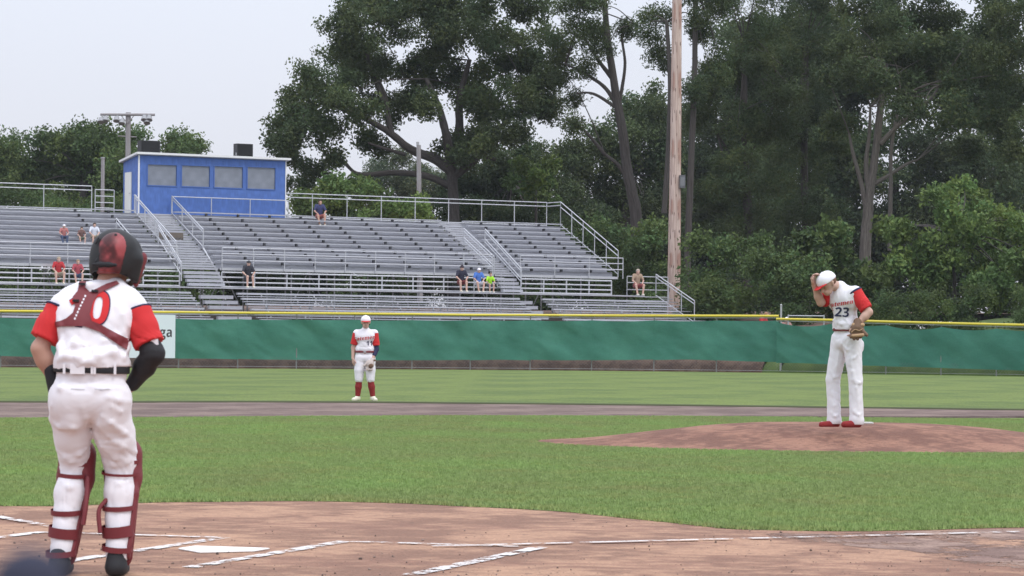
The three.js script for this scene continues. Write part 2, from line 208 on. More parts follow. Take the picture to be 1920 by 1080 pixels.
function buildFence(name, label, curve, yCap, yTop, yBot, u0, u1, step, sag) {
  const t = thing(name, label, 'fence', V(0, 0, 0)), L = curve.getLength(), n = Math.round(L / step);
  const at = u => curve.getPointAt(Math.min(1, Math.max(0, u)));
  const hAt = (fn, p) => { const D = -p.z, px = 960 + p.x / D * F; return P(px, fn(px), D).y; };
  for (let i = u0; i <= n - (u0 ? 0 : 1); i++) { const p = at(i / n), h = hAt(yCap, p); part('post', rod(V(p.x, -0.1, p.z - 0.05), V(p.x, h - 0.06, p.z - 0.05), 0.03), M.postDull, t); }
  for (let i = 0; i < n; i++) {
    const a = at(i / n), b = at((i + 1) / n);
    { const nx = 26, ny = 14, pos = [], uv = [], idx = [];      // one cloth panel with sags and creases
      for (let y = 0; y <= ny; y++) for (let x = 0; x <= nx; x++) { const q = at((i + x / nx) / n), ht = hAt(yTop, q), hb = hAt(yBot, q), c = 4 * (x / nx) * (1 - x / nx); const s0 = sag * c * (0.4 + 0.9 * h3(i, 3, 1)), s1 = 0.05 * (noise3(i + x / nx * 2, 1.5, 9) - 0.5); const yy = hb + s1 * (1 - y / ny) + (ht - s0 - hb) * y / ny;
        const bulge = 0.30 * (fbm((i + x / nx) * 1.6 + y / ny * 1.6, y / ny * 1.1 - (i + x / nx) * 0.4, 4, 4) - 0.5) + 0.04 * Math.sin((x / nx * 1.4 + y / ny) * 5 + i) * c; pos.push(q.x, yy, q.z + 0.06 + bulge); uv.push(q.x, yy); }
      for (let y = 0; y < ny; y++) for (let x = 0; x < nx; x++) { const k = y * (nx + 1) + x, m = k + nx + 1; idx.push(k, k + 1, m, m, k + 1, m + 1); }
      const g = new THREE.BufferGeometry(); g.setAttribute('position', new THREE.Float32BufferAttribute(pos, 3)); g.setAttribute('uv', new THREE.Float32BufferAttribute(uv, 2)); g.setIndex(idx); g.computeVertexNormals(); part('windscreen_panel', g, M.screen, t); }
    const ha = hAt(yCap, a), hb = hAt(yCap, b);
    part('top_rail', rod(V(a.x, ha - 0.10, a.z - 0.04), V(b.x, hb - 0.10, b.z - 0.04), 0.024, 6), M.galv, t);
    part('bottom_wire', rod(V(a.x, 0.1, a.z - 0.04), V(b.x, 0.1, b.z - 0.04), 0.008, 4), M.galv, t);
    part('yellow_cap', rod(V(a.x, ha + 0.02 * (h3(i, 1, 2) - 0.5), a.z), V(b.x, hb + 0.02 * (h3(i + 1, 1, 2) - 0.5), b.z), 0.062, 10), M.yellow, t);
    { // strip of chain link below the cloth
      const d = b.clone().sub(a), len = d.length(); d.normalize(); const gs = [], st = 0.16, hh = 0.52;
      for (let s = -hh; s < len; s += st) for (const dir of [1, -1]) { let s0 = dir > 0 ? s : s + hh, s1 = dir > 0 ? s + hh : s, y0 = 0.06, y1 = 0.06 + hh; const cl = (v) => Math.min(len, Math.max(0, v)); const f = (c) => y0 + (y1 - y0) * (c - s0) / (s1 - s0); const c0 = cl(s0), c1 = cl(s1); if (Math.abs(c1 - c0) < 0.03) continue; gs.push(rod(a.clone().addScaledVector(d, c0).setY(f(c0)).add(V(0, 0, -0.03)), a.clone().addScaledVector(d, c1).setY(f(c1)).add(V(0, 0, -0.03)), 0.003, 3)); }
      const m = part('chain_link', merge(gs), M.postDull, t); m.userData.kind = 'stuff'; }
  }
  return t;
}
const lerpTab = tab => x => { if (x <= tab[0][0]) return tab[0][1] + (x - tab[0][0]) * (tab[1][1] - tab[0][1]) / (tab[1][0] - tab[0][0]); for (let i = 1; i < tab.length; i++) if (x <= tab[i][0] || i === tab.length - 1) { const a = tab[i - 1], b = tab[i]; return a[1] + (b[1] - a[1]) * (x - a[0]) / (b[0] - a[0]); } };
buildFence('outfield_fence', 'long outfield fence with green windscreen and yellow cap below the bleachers', fenceL, lerpTab([[77, 583.5], [500, 587], [960, 591], [1455, 592.5]]), lerpTab([[77, 596], [330, 597.5], [700, 600], [1455, 601]]), lerpTab([[77, 669], [330, 672], [700, 675], [1300, 674.5], [1455, 679]]), 0, 1, 3.1, 0.04);
buildFence('outfield_fence', 'lower right stretch of green fence behind the pitcher', fenceR, lerpTab([[1465, 598], [1843, 607.5]]), lerpTab([[1465, 604], [1700, 611], [1843, 615.5]]), lerpTab([[1465, 680], [1843, 693]]), 1, 1, 3.1, 0.14);
const fenceAt = (px) => { let best; for (let i = 0; i <= 2000; i++) { const p = (px < 1462 ? fenceL : fenceR).getPoint(i / 2000), q = 960 - p.x / p.z * F; if (!best || Math.abs(q - px) < best[0]) best = [Math.abs(q - px), p]; } return best[1]; };
{ // tall bare post at the step between both stretches
  const p = fenceAt(1463), t = thing('fence_post', 'bare grey post at the step in the fence', 'post', V(p.x + 0.06, 0, p.z - 0.45));
  part('shaft', rod(V(0, 0, 0), V(0, P(1463, 572, -p.z).y, 0), 0.05), M.galv, t); part('post_cap', new THREE.SphereGeometry(0.06, 10, 6).translate(0, P(1463, 572, -p.z).y, 0), M.galv, t);
}
{ // grey pipe rail beyond the step
  const a = P(1478, 592, 150.5), b = P(1545, 592.5, 150.5), t = thing('pipe_rail', 'short grey pipe rail behind the step in the fence', 'railing', V(a.x, 1.5, a.z)), z = V(0, 0, 0), e = V(b.x - a.x, b.y - a.y, 0);
  part('rail', rod(V(0, a.y - 1.5, 0), V(e.x, a.y - 1.5, 0), 0.03), M.galv, t); part('post', rod(V(e.x, -1.5, 0), V(e.x, a.y - 1.5 + 0.06, 0), 0.035), M.galv, t); part('post', rod(V(0, -1.5, 0), V(0, a.y - 1.5 + 0.06, 0), 0.035), M.galv, t);
}
const font = await new FontLoader().loadAsync('fonts/droid/droid_sans_bold.typeface.json');
const fontS = await new FontLoader().loadAsync('fonts/droid/droid_serif_bold.typeface.json');
{ // white advertising board hung on the fence behind the catcher
  const p = fenceAt(240), a = fenceAt(150), b = fenceAt(330), D = -p.z, t = thing('advertising_board', 'white advertising board on the green fence beside the catcher', 'sign', V(p.x, 0, p.z + 0.2));
  t.rotation.y = Math.atan2(-(b.z - a.z), b.x - a.x); const y0 = P(330, 671.5, -b.z).y, y1 = P(330, 590.5, -b.z).y, w = a.distanceTo(b);
  part('panel', box(w, y1 - y0, 0.04, 0, (y0 + y1) / 2, 0), mat(lin(0.66, 0.72, 0.76), 0.6), t);
  const s = font.generateShapes('ga', 0.46), g = new THREE.ShapeGeometry(s); g.translate(w / 2 - 0.86, P(320, 632, -b.z).y, 0.026); part('lettering', g, mat(lin(0.055, 0.05, 0.055), 0.7), t);
  for (const sx of [-1, 1]) part('bracket', box(0.06, 0.1, 0.12, sx * (w / 2 - 0.3), y1 - 0.1, -0.08), M.galv, t);
}
{ const p = G(403, 687), t = thing('baseball', 'lone white baseball on the grass near the fence foot', 'ball', V(p.x, 0.12, p.z + 3)); part('cover', new THREE.SphereGeometry(0.085, 14, 10), mat(lin(0.8, 0.78, 0.75), 0.6), t); part('seam', new THREE.TorusGeometry(0.084, 0.005, 5, 24).rotateY(0.7), mat(lin(0.5, 0.05, 0.05), 0.7), t); }

// ---------------------------------------------------------------- bleachers (local x along the rows, z towards the field, so t = -z runs back)
const BA = 28 * PI / 180, BO = P(690, 600, 158); BO.y = 0;
const bu = V(Math.cos(BA), 0, -Math.sin(BA)), bv = V(-Math.sin(BA), 0, -Math.cos(BA));
function L(px, py, t) { const [a, b] = ray(px, py), d = V(a, -b, -1), c = BO.clone().addScaledVector(bv, t), k = bv.dot(c) / bv.dot(d), p = V(0, H, 0).addScaledVector(d, k); return { s: p.clone().sub(BO).dot(bu), y: p.y }; }
const S = (px, py, t) => L(px, py, t).s, BW = (s, y, t) => BO.clone().addScaledVector(bu, s).addScaledVector(bv, t).setY(y);
const RISE = 0.28, RUN = 0.62, lowY = k => 3.02 + RISE * k, lowT = k => RUN * k, WALK = 4.14, upY = i => 5.19 + RISE * i, upT = i => 3.9 + RUN * i, TOP = 8.27, TT = upT(11);
const sL = S(-330, 450, 6), sUp = S(1158, 500, upT(0)), sLow = S(1284, 582, 0), A0 = S(338, 497, upT(0)), A1 = S(412, 497, upT(0)), B0 = S(925, 505, upT(0)), B1 = S(968, 508, upT(0)), sBox0 = S(258, 385, TT + 0.4), sBox1 = S(535, 390, TT + 0.4);
console.log('bleacher', sL.toFixed(2), A0.toFixed(2), A1.toFixed(2), B0.toFixed(2), B1.toFixed(2), sUp.toFixed(2), sLow.toFixed(2));
const bl = thing('bleachers', 'long grey aluminium bleachers with railings behind the green fence', 'bleachers', BO); bl.rotation.y = BA;
const Q = (s, y, t) => V(s, y, -t);
const bx = (s0, s1, y0, y1, t0, t1) => { const g = box(s1 - s0, y1 - y0, t1 - t0, (s0 + s1) / 2, (y0 + y1) / 2, -(t0 + t1) / 2), uv = g.attributes.uv; for (let i = 0; i < uv.count; i++) uv.setX(i, uv.getX(i) * (s1 - s0) / 4 + s0 * 0.37 + y0); return g; };
const upper = [[sL, A0], [A1, B0], [B1, sUp]], lower = [[sL, A0 - 0.2], [A1 + 0.2, B0 + 0.6], [B1 + 0.6, sLow]];
for (let i = 0; i <= 10; i++) for (const [a, b] of upper) {
  const y = upY(i), t = upT(i), dy = 0.012 * (h3(i, 5, a * 10) - 0.5);
  part('foot_plank', bx(a, b, y - 0.045, y, t, t + RUN - 0.03), M.riser, bl);
  part('riser', bx(a, b, y + 0.012, y + RISE - 0.055, t + RUN - 0.02, t + RUN - 0.008), M.riser, bl);
  part('seat', bx(a, b, y + 0.375 + dy, y + 0.43 + dy, t + 0.30, t + 0.56), M.seat, bl);
}
for (let i = 0; i <= 10; i++) for (let s = -12.6; s < sUp; s += 1.9) { if ((s > A0 - 0.1 && s < A1 + 0.1) || (s > B0 - 0.1 && s < B1 + 0.1)) continue; const y = upY(i), t = upT(i); part('seat_bracket', bx(s - 0.045, s + 0.045, y + 0.23, y + 0.372, t + 0.26, t + 0.46), mat0(), bl); }
function mat0() { return M.bracket ??= mat(lin(0.035, 0.035, 0.04), 0.7); }
for (let k = -4; k <= 3; k++) for (const [a, b] of lower) {
  const y = lowY(k), t = lowT(k);
  part('foot_plank', bx(a, b, y - 0.215, y - 0.17, t - 0.22, t + 0.05), M.riser, bl);
  part('seat', bx(a, b, y - 0.095, y, t, t + 0.25), M.seat, bl);
}
for (let k = -2; k <= 3; k++) for (let s = -13.5 + k * 0.13; s < sLow; s += 1.95) { if ((s > A0 - 0.3 && s < A1 + 0.3) || (s > B0 + 0.5 && s < B1 + 0.7)) continue; part('seat_support', bx(s - 0.03, s + 0.03, lowY(k) - 0.36, lowY(k) - 0.052, lowT(k) + 0.02, lowT(k) + 0.1), M.galv, bl); }
part('walkway', bx(sL, sLow - 1.2, WALK - 0.07, WALK, lowT(4) - 0.1, upT(0) - 0.05), M.seat, bl);
part('walkway', bx(sL, sUp, TOP - 0.07, TOP, TT, TT + 1.7), M.seat, bl);
part('walkway_edge', bx(sL, sUp, TOP - 0.22, TOP - 0.09, TT - 0.03, TT - 0.005), M.riser, bl);
for (const [a, b] of upper) part('front_edge', bx(a, b, upY(0) - 0.12, upY(0) + 0.02, upT(0) - 0.045, upT(0) - 0.005), M.alu, bl);
// aisle stairs
for (const [a, b] of [[A0, A1], [B0, B1]]) { for (let j = 0; j < 22; j++) part('step', bx(a + 0.1, b - 0.1, upY(0) + RISE / 2 * j - 0.105, upY(0) + RISE / 2 * j, upT(0) + RUN / 2 * j, upT(0) + RUN / 2 * j + 0.3), M.riser, bl);
  for (let j = 0; j < 4; j++) part('step', bx(a + 0.1, b - 0.1, WALK + 0.21 * (j + 1) - 0.15, WALK + 0.21 * (j + 1), upT(0) - 1.0 + 0.25 * j, upT(0) - 0.72 + 0.25 * j), M.riser, bl);
  for (let j = 0; j < 8; j++) part('step', bx(a + 0.3, b - 0.1, lowY(-4 + j) - 0.34, lowY(-4 + j) - 0.16, lowT(-4 + j) - 0.1, lowT(-4 + j) + 0.2), M.riser, bl); }
// underframe
for (const t of [-1.4, 1.6, 4.3, 7.6, 10.9]) for (let s = -25.5; s < (t < 3 ? sLow : sUp); s += 2.55) { const y = t < 3.8 ? lowY(t / RUN) - 0.5 : upY((t - 3.9) / RUN) - 0.1; part('support_post', rod(Q(s, 1.6, t), Q(s, y, t), 0.04, 6), M.galv, bl); }
for (let s = -25.5; s < sUp; s += 5.1) { part('cross_brace', rod(Q(s, 2.4, 4.3), Q(s, upY(10) - 0.3, 10.9), 0.03, 6), M.galv, bl); part('cross_brace', rod(Q(s, 2.6, 10.9), Q(s + 2.5, upY(8), 10.9), 0.025, 6), M.galv, bl); }
// railing runs: rails are one part each, posts are children
function railing(name, pts, hs, posts, r = 0.026, mm = M.alu) {  // pts: two local points on the floor line; hs: heights of the rails above it
  const g = new THREE.Group(); g.name = name; bl.add(g); const [a, b] = pts;
  for (const h of hs) part('rail', rod(a.clone().add(V(0, h, 0)), b.clone().add(V(0, h, 0)), r, 8), mm, g);
  for (const [f, y0 = 0] of posts) { const p = a.clone().lerp(b, f); part('post', rod(p.clone().add(V(0, y0, 0)), p.clone().add(V(0, Math.max(...hs), 0)), r, 8), mm, g); }
  return g;
}
const ev = (n, y0 = 0) => Array.from({ length: n + 1 }, (_, i) => [i / n, y0]);
railing('back_railing', [Q(sBox1 + 0.05, TOP, TT + 1.65), Q(sUp, TOP, TT + 1.65)], [1.48, 1.25, 0.12], ev(8));
railing('back_railing', [Q(sL, TOP, TT + 1.65), Q(sBox0 - 2.2, TOP, TT + 1.65)], [1.48, 1.25, 0.12], ev(6));
railing('back_railing', [Q(sBox0 - 2.0, TOP, TT + 1.65), Q(sBox0 - 0.9, TOP, TT + 1.65)], [1.3, 0.95, 0.6, 0.3], ev(1));
railing('walkway_railing', [Q(A1, TOP, TT + 0.1), Q(sBox1 + 0.05, TOP, TT + 0.1)], [0.98], ev(3));
railing('walkway_railing', [Q(sBox0 - 0.2, TOP, TT + 0.1), Q(A0, TOP, TT + 0.1)], [0.98], [[0, 0]]);
railing('end_railing', [Q(sUp + 0.03, TOP - 0.05, TT + 1.65), Q(sUp + 0.03, TOP - 0.05, TT)], [1.5, 1.3], [[1, 0]]);
railing('end_railing', [Q(sUp + 0.03, TOP - 0.05, TT), Q(sUp + 0.03, upY(0), upT(0))], [1.5, 1.2, 0.16], ev(5));
for (const [a, b, n] of [[sL, A0 - 0.2, 9], [A1 + 0.1, B0 - 0.1, 9], [B1 + 0.2, sUp + 0.3, 3]]) railing('front_railing', [Q(a, upY(0), upT(0) - 0.09), Q(b, upY(0), upT(0) - 0.09)], [1.08, 0.76, 0.42], ev(n, -0.1), 0.028);
for (const [a, b, n] of [[sL, A0 - 0.1, 9], [A1 + 0.05, B0 + 0.6, 9], [B1 + 0.2, sLow - 2.6, 4]]) railing('under_railing', [Q(a, WALK, upT(0) - 0.16), Q(b, WALK, upT(0) - 0.16)], [0.82, 0.56, 0.30, 0.06], ev(n), 0.042);
// stair handrails down the aisles
const slope = (s, y0, t0, y1, t1, hs, n, name, r) => railing(name, [Q(s, y0, t0), Q(s, y1, t1)], hs, ev(n), r);
slope(A0 + 0.05, TOP, TT + 0.1, upY(0) + 0.35, upT(0) + 0.7, [1.0, 0.86, 0.08], 4, 'stair_railing', 0.033);
slope(A1 - 0.02, TOP, TT + 0.1, upY(0) + 1.1, upT(0) + 2.3, [1.0, 0.86, 0.08], 3, 'stair_railing', 0.033);
slope(A1 - 0.02, upY(0) + 1.1, upT(0) + 2.3, WALK + 0.2, upT(0) - 0.6, [0.03], 2, 'stair_railing', 0.05);
slope(A0 - 0.25, upY(4) + 0.2, upT(4) + 0.1, WALK + 0.3, upT(0) - 0.8, [0.95, 0.8, 0.3], 2, 'stair_railing', 0.033);
slope(A0 - 2.2, upY(6) , upT(6), upY(0), upT(0), [0.95, 0.75], 2, 'stair_railing', 0.03);
slope(B0 + 0.05, upY(6), upT(6), upY(0), upT(0), [0.98, 0.8, 0.45, 0.28], 2, 'stair_railing', 0.03);
slope(B1 - 0.05, upY(6), upT(6), WALK + 0.4, upT(0) - 0.7, [0.98, 0.82, 0.42, 0.24], 3, 'stair_railing', 0.03);
// side stair at the lower right end
railing('side_stair_railing', [Q(sLow + 0.25, WALK + 0.15, upT(0) - 0.3), Q(sLow + 0.25, lowY(-1), lowT(-1))], [1.1, 0.92, -0.1], ev(3), 0.03);
railing('side_stair_railing', [Q(sLow - 1.6, WALK - 0.5, upT(0) - 0.2), Q(sLow + 1.1, WALK - 0.5, upT(0) - 0.2)], [1.6, 1.25, 0.85, 0.45, 0.1], [[0, 0], [1, -1.2]], 0.026);
for (let j = 0; j < 8; j++) part('step', bx(sLow + 0.3, sLow + 1.0, lowY(-1) + 0.18 * j - 0.04, lowY(-1) + 0.18 * j, -0.6 + 0.5 * j, -0.3 + 0.5 * j), M.riser, bl);
{ // plywood entrance under the left aisle
  part('entrance_panel', bx(A0 + 0.25, A1 - 0.6, upY(4), upY(7), upT(6), upT(6) + 0.04), mat(lin(0.14, 0.115, 0.095), 0.9), bl);
}
// ---------------------------------------------------------------- press box on the top walkway
{
  const pb = thing('press_box', 'blue wooden press box with four grey shuttered windows atop the bleachers', 'press box', BW((sBox0 + sBox1) / 2, TOP, TT + 0.35)); pb.rotation.y = BA;
  const w = sBox1 - sBox0, hf = L(262, 291, TT + 0.35).y - TOP, hb = hf - 0.28, d = 2.3;
  T.ply = tex(256, (u, v, N) => { const a = 0.86 + 0.1 * N(u, v, 40, 1, 4) + 0.08 * N(u, v, 5, 2) + 0.05 * (N(u, v, 128, 3) - 0.5); return [a, a, a]; });
  const blue = mat(lin(0.076, 0.158, 0.45), 0.6, { map: T.ply }), white = mat(lin(0.72, 0.71, 0.70), 0.6), trim = mat(lin(0.062, 0.13, 0.37), 0.6);
  const wins = [[277, 331, 309, 348], [341, 393, 311, 350], [402, 455, 312.5, 352], [464, 516, 314, 354.5]].map(([a, b, c, e]) => [S(a, 330, TT + 0.35) - (sBox0 + sBox1) / 2, S(b, 330, TT + 0.35) - (sBox0 + sBox1) / 2, L((a + b) / 2, e, TT + 0.35).y - TOP, L((a + b) / 2, c, TT + 0.35).y - TOP]);
  const fs = new THREE.Shape([[-w / 2, 0], [w / 2, 0], [w / 2, hf], [-w / 2, hf]].map(q => new THREE.Vector2(...q)));
  for (const [a, b, c, e] of wins) fs.holes.push(new THREE.Path([[a, c], [b, c], [b, e], [a, e]].map(q => new THREE.Vector2(...q))));
  part('front_wall', new THREE.ExtrudeGeometry(fs, { depth: 0.09, bevelEnabled: false }).translate(0, 0, -0.09), blue, pb);
  for (const sx of [-1, 1]) { const s = new THREE.Shape([[0.09, 0], [d, 0], [d, hb], [0.09, hf]].map(q => new THREE.Vector2(...q))), g = new THREE.ExtrudeGeometry(s, { depth: 0.08, bevelEnabled: false }); g.rotateY(PI / 2); g.translate(sx * (w / 2 - 0.04) - 0.04, 0, 0); part('side_wall', g, blue, pb); }
  part('back_wall', box(w - 0.17, hb, 0.08, 0, hb / 2, -d + 0.06), blue, pb);
  { const r = rod(V(0, 0, 0), V(0, 1, 0), 0.01); const g = box(w + 0.34, 0.10, d + 0.5); g.rotateX(-Math.atan2(hf - hb, d) * -1 * -1); g.translate(0, (hf + hb) / 2 + 0.075, -d / 2); const rf = part('roof', g, mat(lin(0.5, 0.5, 0.5), 0.8), pb); part('roof_edge', box(w + 0.36, 0.11, 0.03, 0, hf + 0.11, 0.28), white, rf); part('roof_edge', box(0.03, 0.11, d + 0.4, 0, 0, 0).rotateX(-Math.atan2(hf - hb, d)).translate(-w / 2 - 0.185, (hf + hb) / 2 + 0.075, -d / 2), white, rf); }
  T.shut = tex(256, (u, v, N) => { const a = 0.86 + 0.1 * N(u, v, 5, 1) + 0.06 * (N(u, v, 60, 2) - 0.5); return [a, a, a * 1.03]; });
  const shut = mat(lin(0.25, 0.27, 0.30), 0.35, { map: T.shut });
  for (const [a, b, c, e] of wins) { const p = part('window_shutter', box(b - a - 0.02, e - c - 0.02, 0.03, (a + b) / 2, (c + e) / 2, -0.06), shut, pb); const f = []; f.push(box(b - a + 0.1, 0.05, 0.05, (a + b) / 2, c - 0.02, 0.012), box(b - a + 0.1, 0.05, 0.05, (a + b) / 2, e + 0.02, 0.012), box(0.05, e - c + 0.09, 0.045, a - 0.025, (c + e) / 2, 0.010), box(0.05, e - c + 0.09, 0.045, b + 0.025, (c + e) / 2, 0.010)); part('window_frame', merge(f), trim, p); }
  part('corner_board', box(0.09, hf + 0.02, 0.03, -w / 2 + 0.03, hf / 2, 0.018), white, pb);
  part('corner_board', box(0.05, hf + 0.02, 0.03, w / 2 - 0.02, hf / 2, 0.018), white, pb);
  const dr = part('door', box(0.05, 2.25, 0.95, -w / 2 - 0.03, 1.2, -1.45), mat(lin(0.70, 0.70, 0.66), 0.6), pb); part('handle', box(0.06, 0.04, 0.12, -w / 2 - 0.07, 1.15, -1.1), M.galv, dr);
  for (const [px, pw, pt, lab] of [[279, 38, 264, 'black loudspeaker at the left back of the press box roof'], [456, 32, 270, 'black loudspeaker near the right end of the press box roof']]) {
    const s = S(px, 285, TT + (px < 300 ? 2.2 : 0.9)), t = TT + (px < 300 ? 2.2 : 0.9), y = TOP + hf + 0.13 - (t - TT - 0.35) * (hf - hb) / d, yt = L(px, pt, t).y, ww = pw / F * 170;
    const o = thing('loudspeaker', lab, 'loudspeaker', BW(s, y, t), 'loudspeakers on the press box'); o.rotation.y = BA;
    part('cabinet', new THREE.BoxGeometry(ww, yt - y, 0.5).translate(0, (yt - y) / 2, 0), mat(lin(0.025, 0.024, 0.026), 0.6), o); part('grille', box(ww - 0.12, yt - y - 0.1, 0.02, 0, (yt - y) / 2, 0.262), mat(lin(0.012, 0.012, 0.013), 0.9), o); part('bracket', box(0.05, 0.14, 0.05, -ww / 2 - 0.02, 0.25, 0.2), M.galv, o);
  }
}
// ---------------------------------------------------------------- poles
T.wood = tex(512, (u, v, N) => { const a = N(u, v, 90, 1, 5) * 0.5 + N(u, v, 30, 2, 3) * 0.3 + N(u, v, 5, 3, 7) * 0.2; let c = mix([0.57, 0.50, 0.465], [0.67, 0.61, 0.575], sst(0.3, 0.7, a)); c = mix(c, [0.50, 0.36, 0.31], 0.5 * sst(0.62, 0.8, N(u, v, 12, 5, 3))); return mix(c, [0.25, 0.2, 0.18], 0.8 * sst(0.86, 0.93, N(u, v, 40, 6, 9))); });
{
  const D = 176, base = P(1262, 640, D); base.y = 2.2; const top = P(1270, -60, D), t = thing('utility_pole', 'tall pale weathered wooden pole right of the bleachers', 'utility pole', base);
  part('shaft', limb([V(0, 0, 0), V(0.03, top.y * 0.4, 0), V(top.x - base.x, top.y - base.y, 0)], 13 / F * D, 8.5 / F * D, 16, 0.08), mat(lin(1.45, 1.38, 1.36), 0.9, { map: rep(T.wood, 1, 1.5) }), t);
  const q = P(1279, 341, D).sub(base); const b = part('meter_box', box(0.34, 0.75, 0.3, q.x, q.y, 0.25), mat(lin(0.12, 0.12, 0.13), 0.6), t); part('cover_plate', box(0.26, 0.5, 0.02, q.x, q.y, 0.412), mat(lin(0.18, 0.18, 0.19), 0.5), b);
}
M.grey_wood = mat(lin(0.9, 1.08, 1.25), 0.9, { map: rep(T.wood, 1, 2) });
{
  const D = 205, base = P(240, 400, D), t0 = P(240.5, 211, D); base.y = 4; const t = thing('floodlight_pole', 'grey wooden floodlight pole with crossarm behind the press box', 'light pole', base), l = (x, y, z = 0) => P(x, y, D).sub(base).add(V(0, 0, z));
  part('shaft', rod(V(0, 0, 0), l(240.5, 211), 0.24, 10, 0.18), M.grey_wood, t); part('crossarm', rod(l(189, 215, 0.2), l(291, 215.5, 0.2), 0.10, 6), M.grey_wood, t); part('lower_arm', rod(l(221, 255), l(256, 257), 0.045, 6), M.grey_wood, t);
  for (const [x, x2] of [[228, 239], [252, 241]]) part('brace', rod(l(x, 217, 0.2), l(x2, 231, 0.2), 0.03, 5), M.grey_wood, t);
  for (const [x, y] of [[191, 226], [199, 224], [220, 224], [230, 229], [272, 222], [277, 228], [281, 222]]) { const p = l(x, y, 0.35), f = part('floodlight', new THREE.CylinderGeometry(0.16, 0.24, 0.34, 10).rotateX(-0.5).translate(p.x, p.y, p.z), mat(lin(0.3, 0.3, 0.31), 0.5), t); part('yoke', rod(p.clone().add(V(0, 0.12, 0)), l(x + 1.5, 215.5, 0.2), 0.035, 5), M.galv, f); }
}
{ const D = 178, base = P(192, 400, D); base.y = 3.6; const t = thing('utility_pole', 'short grey pole stub left of the press box', 'utility pole', base); part('shaft', rod(V(0, 0, 0), P(193, 296, D).sub(base), 0.13, 10, 0.11), M.grey_wood, t); part('metal_cap', rod(P(193, 297, D).sub(base), P(193, 295, D).sub(base), 0.14, 10), M.galv, t); }
{ const D = 196, base = P(789, 420, D); base.y = 4; const t = thing('utility_pole', 'thin grey pole in front of the big oak', 'utility pole', base); part('shaft', rod(V(0, 0, 0), P(785, 272, D).sub(base), 0.20, 10, 0.15), M.grey_wood, t); part('insulator', rod(P(783, 266, D).sub(base), P(784, 280, D).sub(base), 0.09, 8), M.galv, t); }

// ---------------------------------------------------------------- trees
function clumpGeo(seed, n, R0, len, wid, up) {                 // a spray of n leaf faces
  const R = seeded(seed), pos = [], a = V(), b = V(), c = V();
  for (let i = 0; i < n; i++) {
    c.set(R() - 0.5, R() - 0.5, R() - 0.5).normalize().multiplyScalar(R0 * Math.pow(R(), 0.55)); c.y *= 0.75;
    a.set(R() - 0.5, (R() - 0.5) * up, R() - 0.5).normalize(); b.set(R() - 0.5, R() - 0.5, R() - 0.5).cross(a).normalize();
    const l = len * (0.6 + 0.8 * R()), w = wid * (0.6 + 0.8 * R()), n2 = a.clone().cross(b).multiplyScalar(l * 0.18);
    const p = [c.clone().addScaledVector(a, -l / 2), c.clone().addScaledVector(b, -w / 2).add(n2), c.clone().addScaledVector(a, l / 2), c.clone().addScaledVector(b, w / 2).add(n2)];
    for (const k of [0, 1, 2, 0, 2, 3]) pos.push(p[k].x, p[k].y, p[k].z);
  }
  const g = new THREE.BufferGeometry(); g.setAttribute('position', new THREE.Float32BufferAttribute(pos, 3)); g.computeVertexNormals(); return g;
}
const CL = { oak: [1, 2, 3].map(s => clumpGeo(s, 90, 0.85, 0.21, 0.12, 0.8)), fine: [4, 5, 6].map(s => clumpGeo(s, 120, 0.85, 0.22, 0.06, 0.7)), broad: [7, 8, 9].map(s => clumpGeo(s, 62, 0.75, 0.27, 0.17, 0.8)), hedge: [10, 11].map(s => clumpGeo(s, 90, 0.6, 0.16, 0.085, 1.0)) };
M.leaf = {}; function leafMat(c) { const k = c.join(); return M.leaf[k] ??= new THREE.MeshPhysicalMaterial({ color: lin(...c), roughness: 0.75, side: THREE.DoubleSide, transmission: 0.35, thickness: 0, specularIntensity: 0.35 }); }
T.bark = tex(256, (u, v, N) => { const a = N(u, v, 24, 1, 6) * 0.6 + N(u, v, 64, 2, 20) * 0.4; return mix([0.24, 0.21, 0.20], [0.44, 0.41, 0.39], a); });
M.bark = mat(lin(0.62, 0.64, 0.64), 0.95, { map: rep(T.bark, 2, 1) }); M.barkPale = mat(lin(1.15, 1.2, 1.15), 0.95, { map: rep(T.bark, 2, 1) });
let clumps = 0, treeSeed = 100;
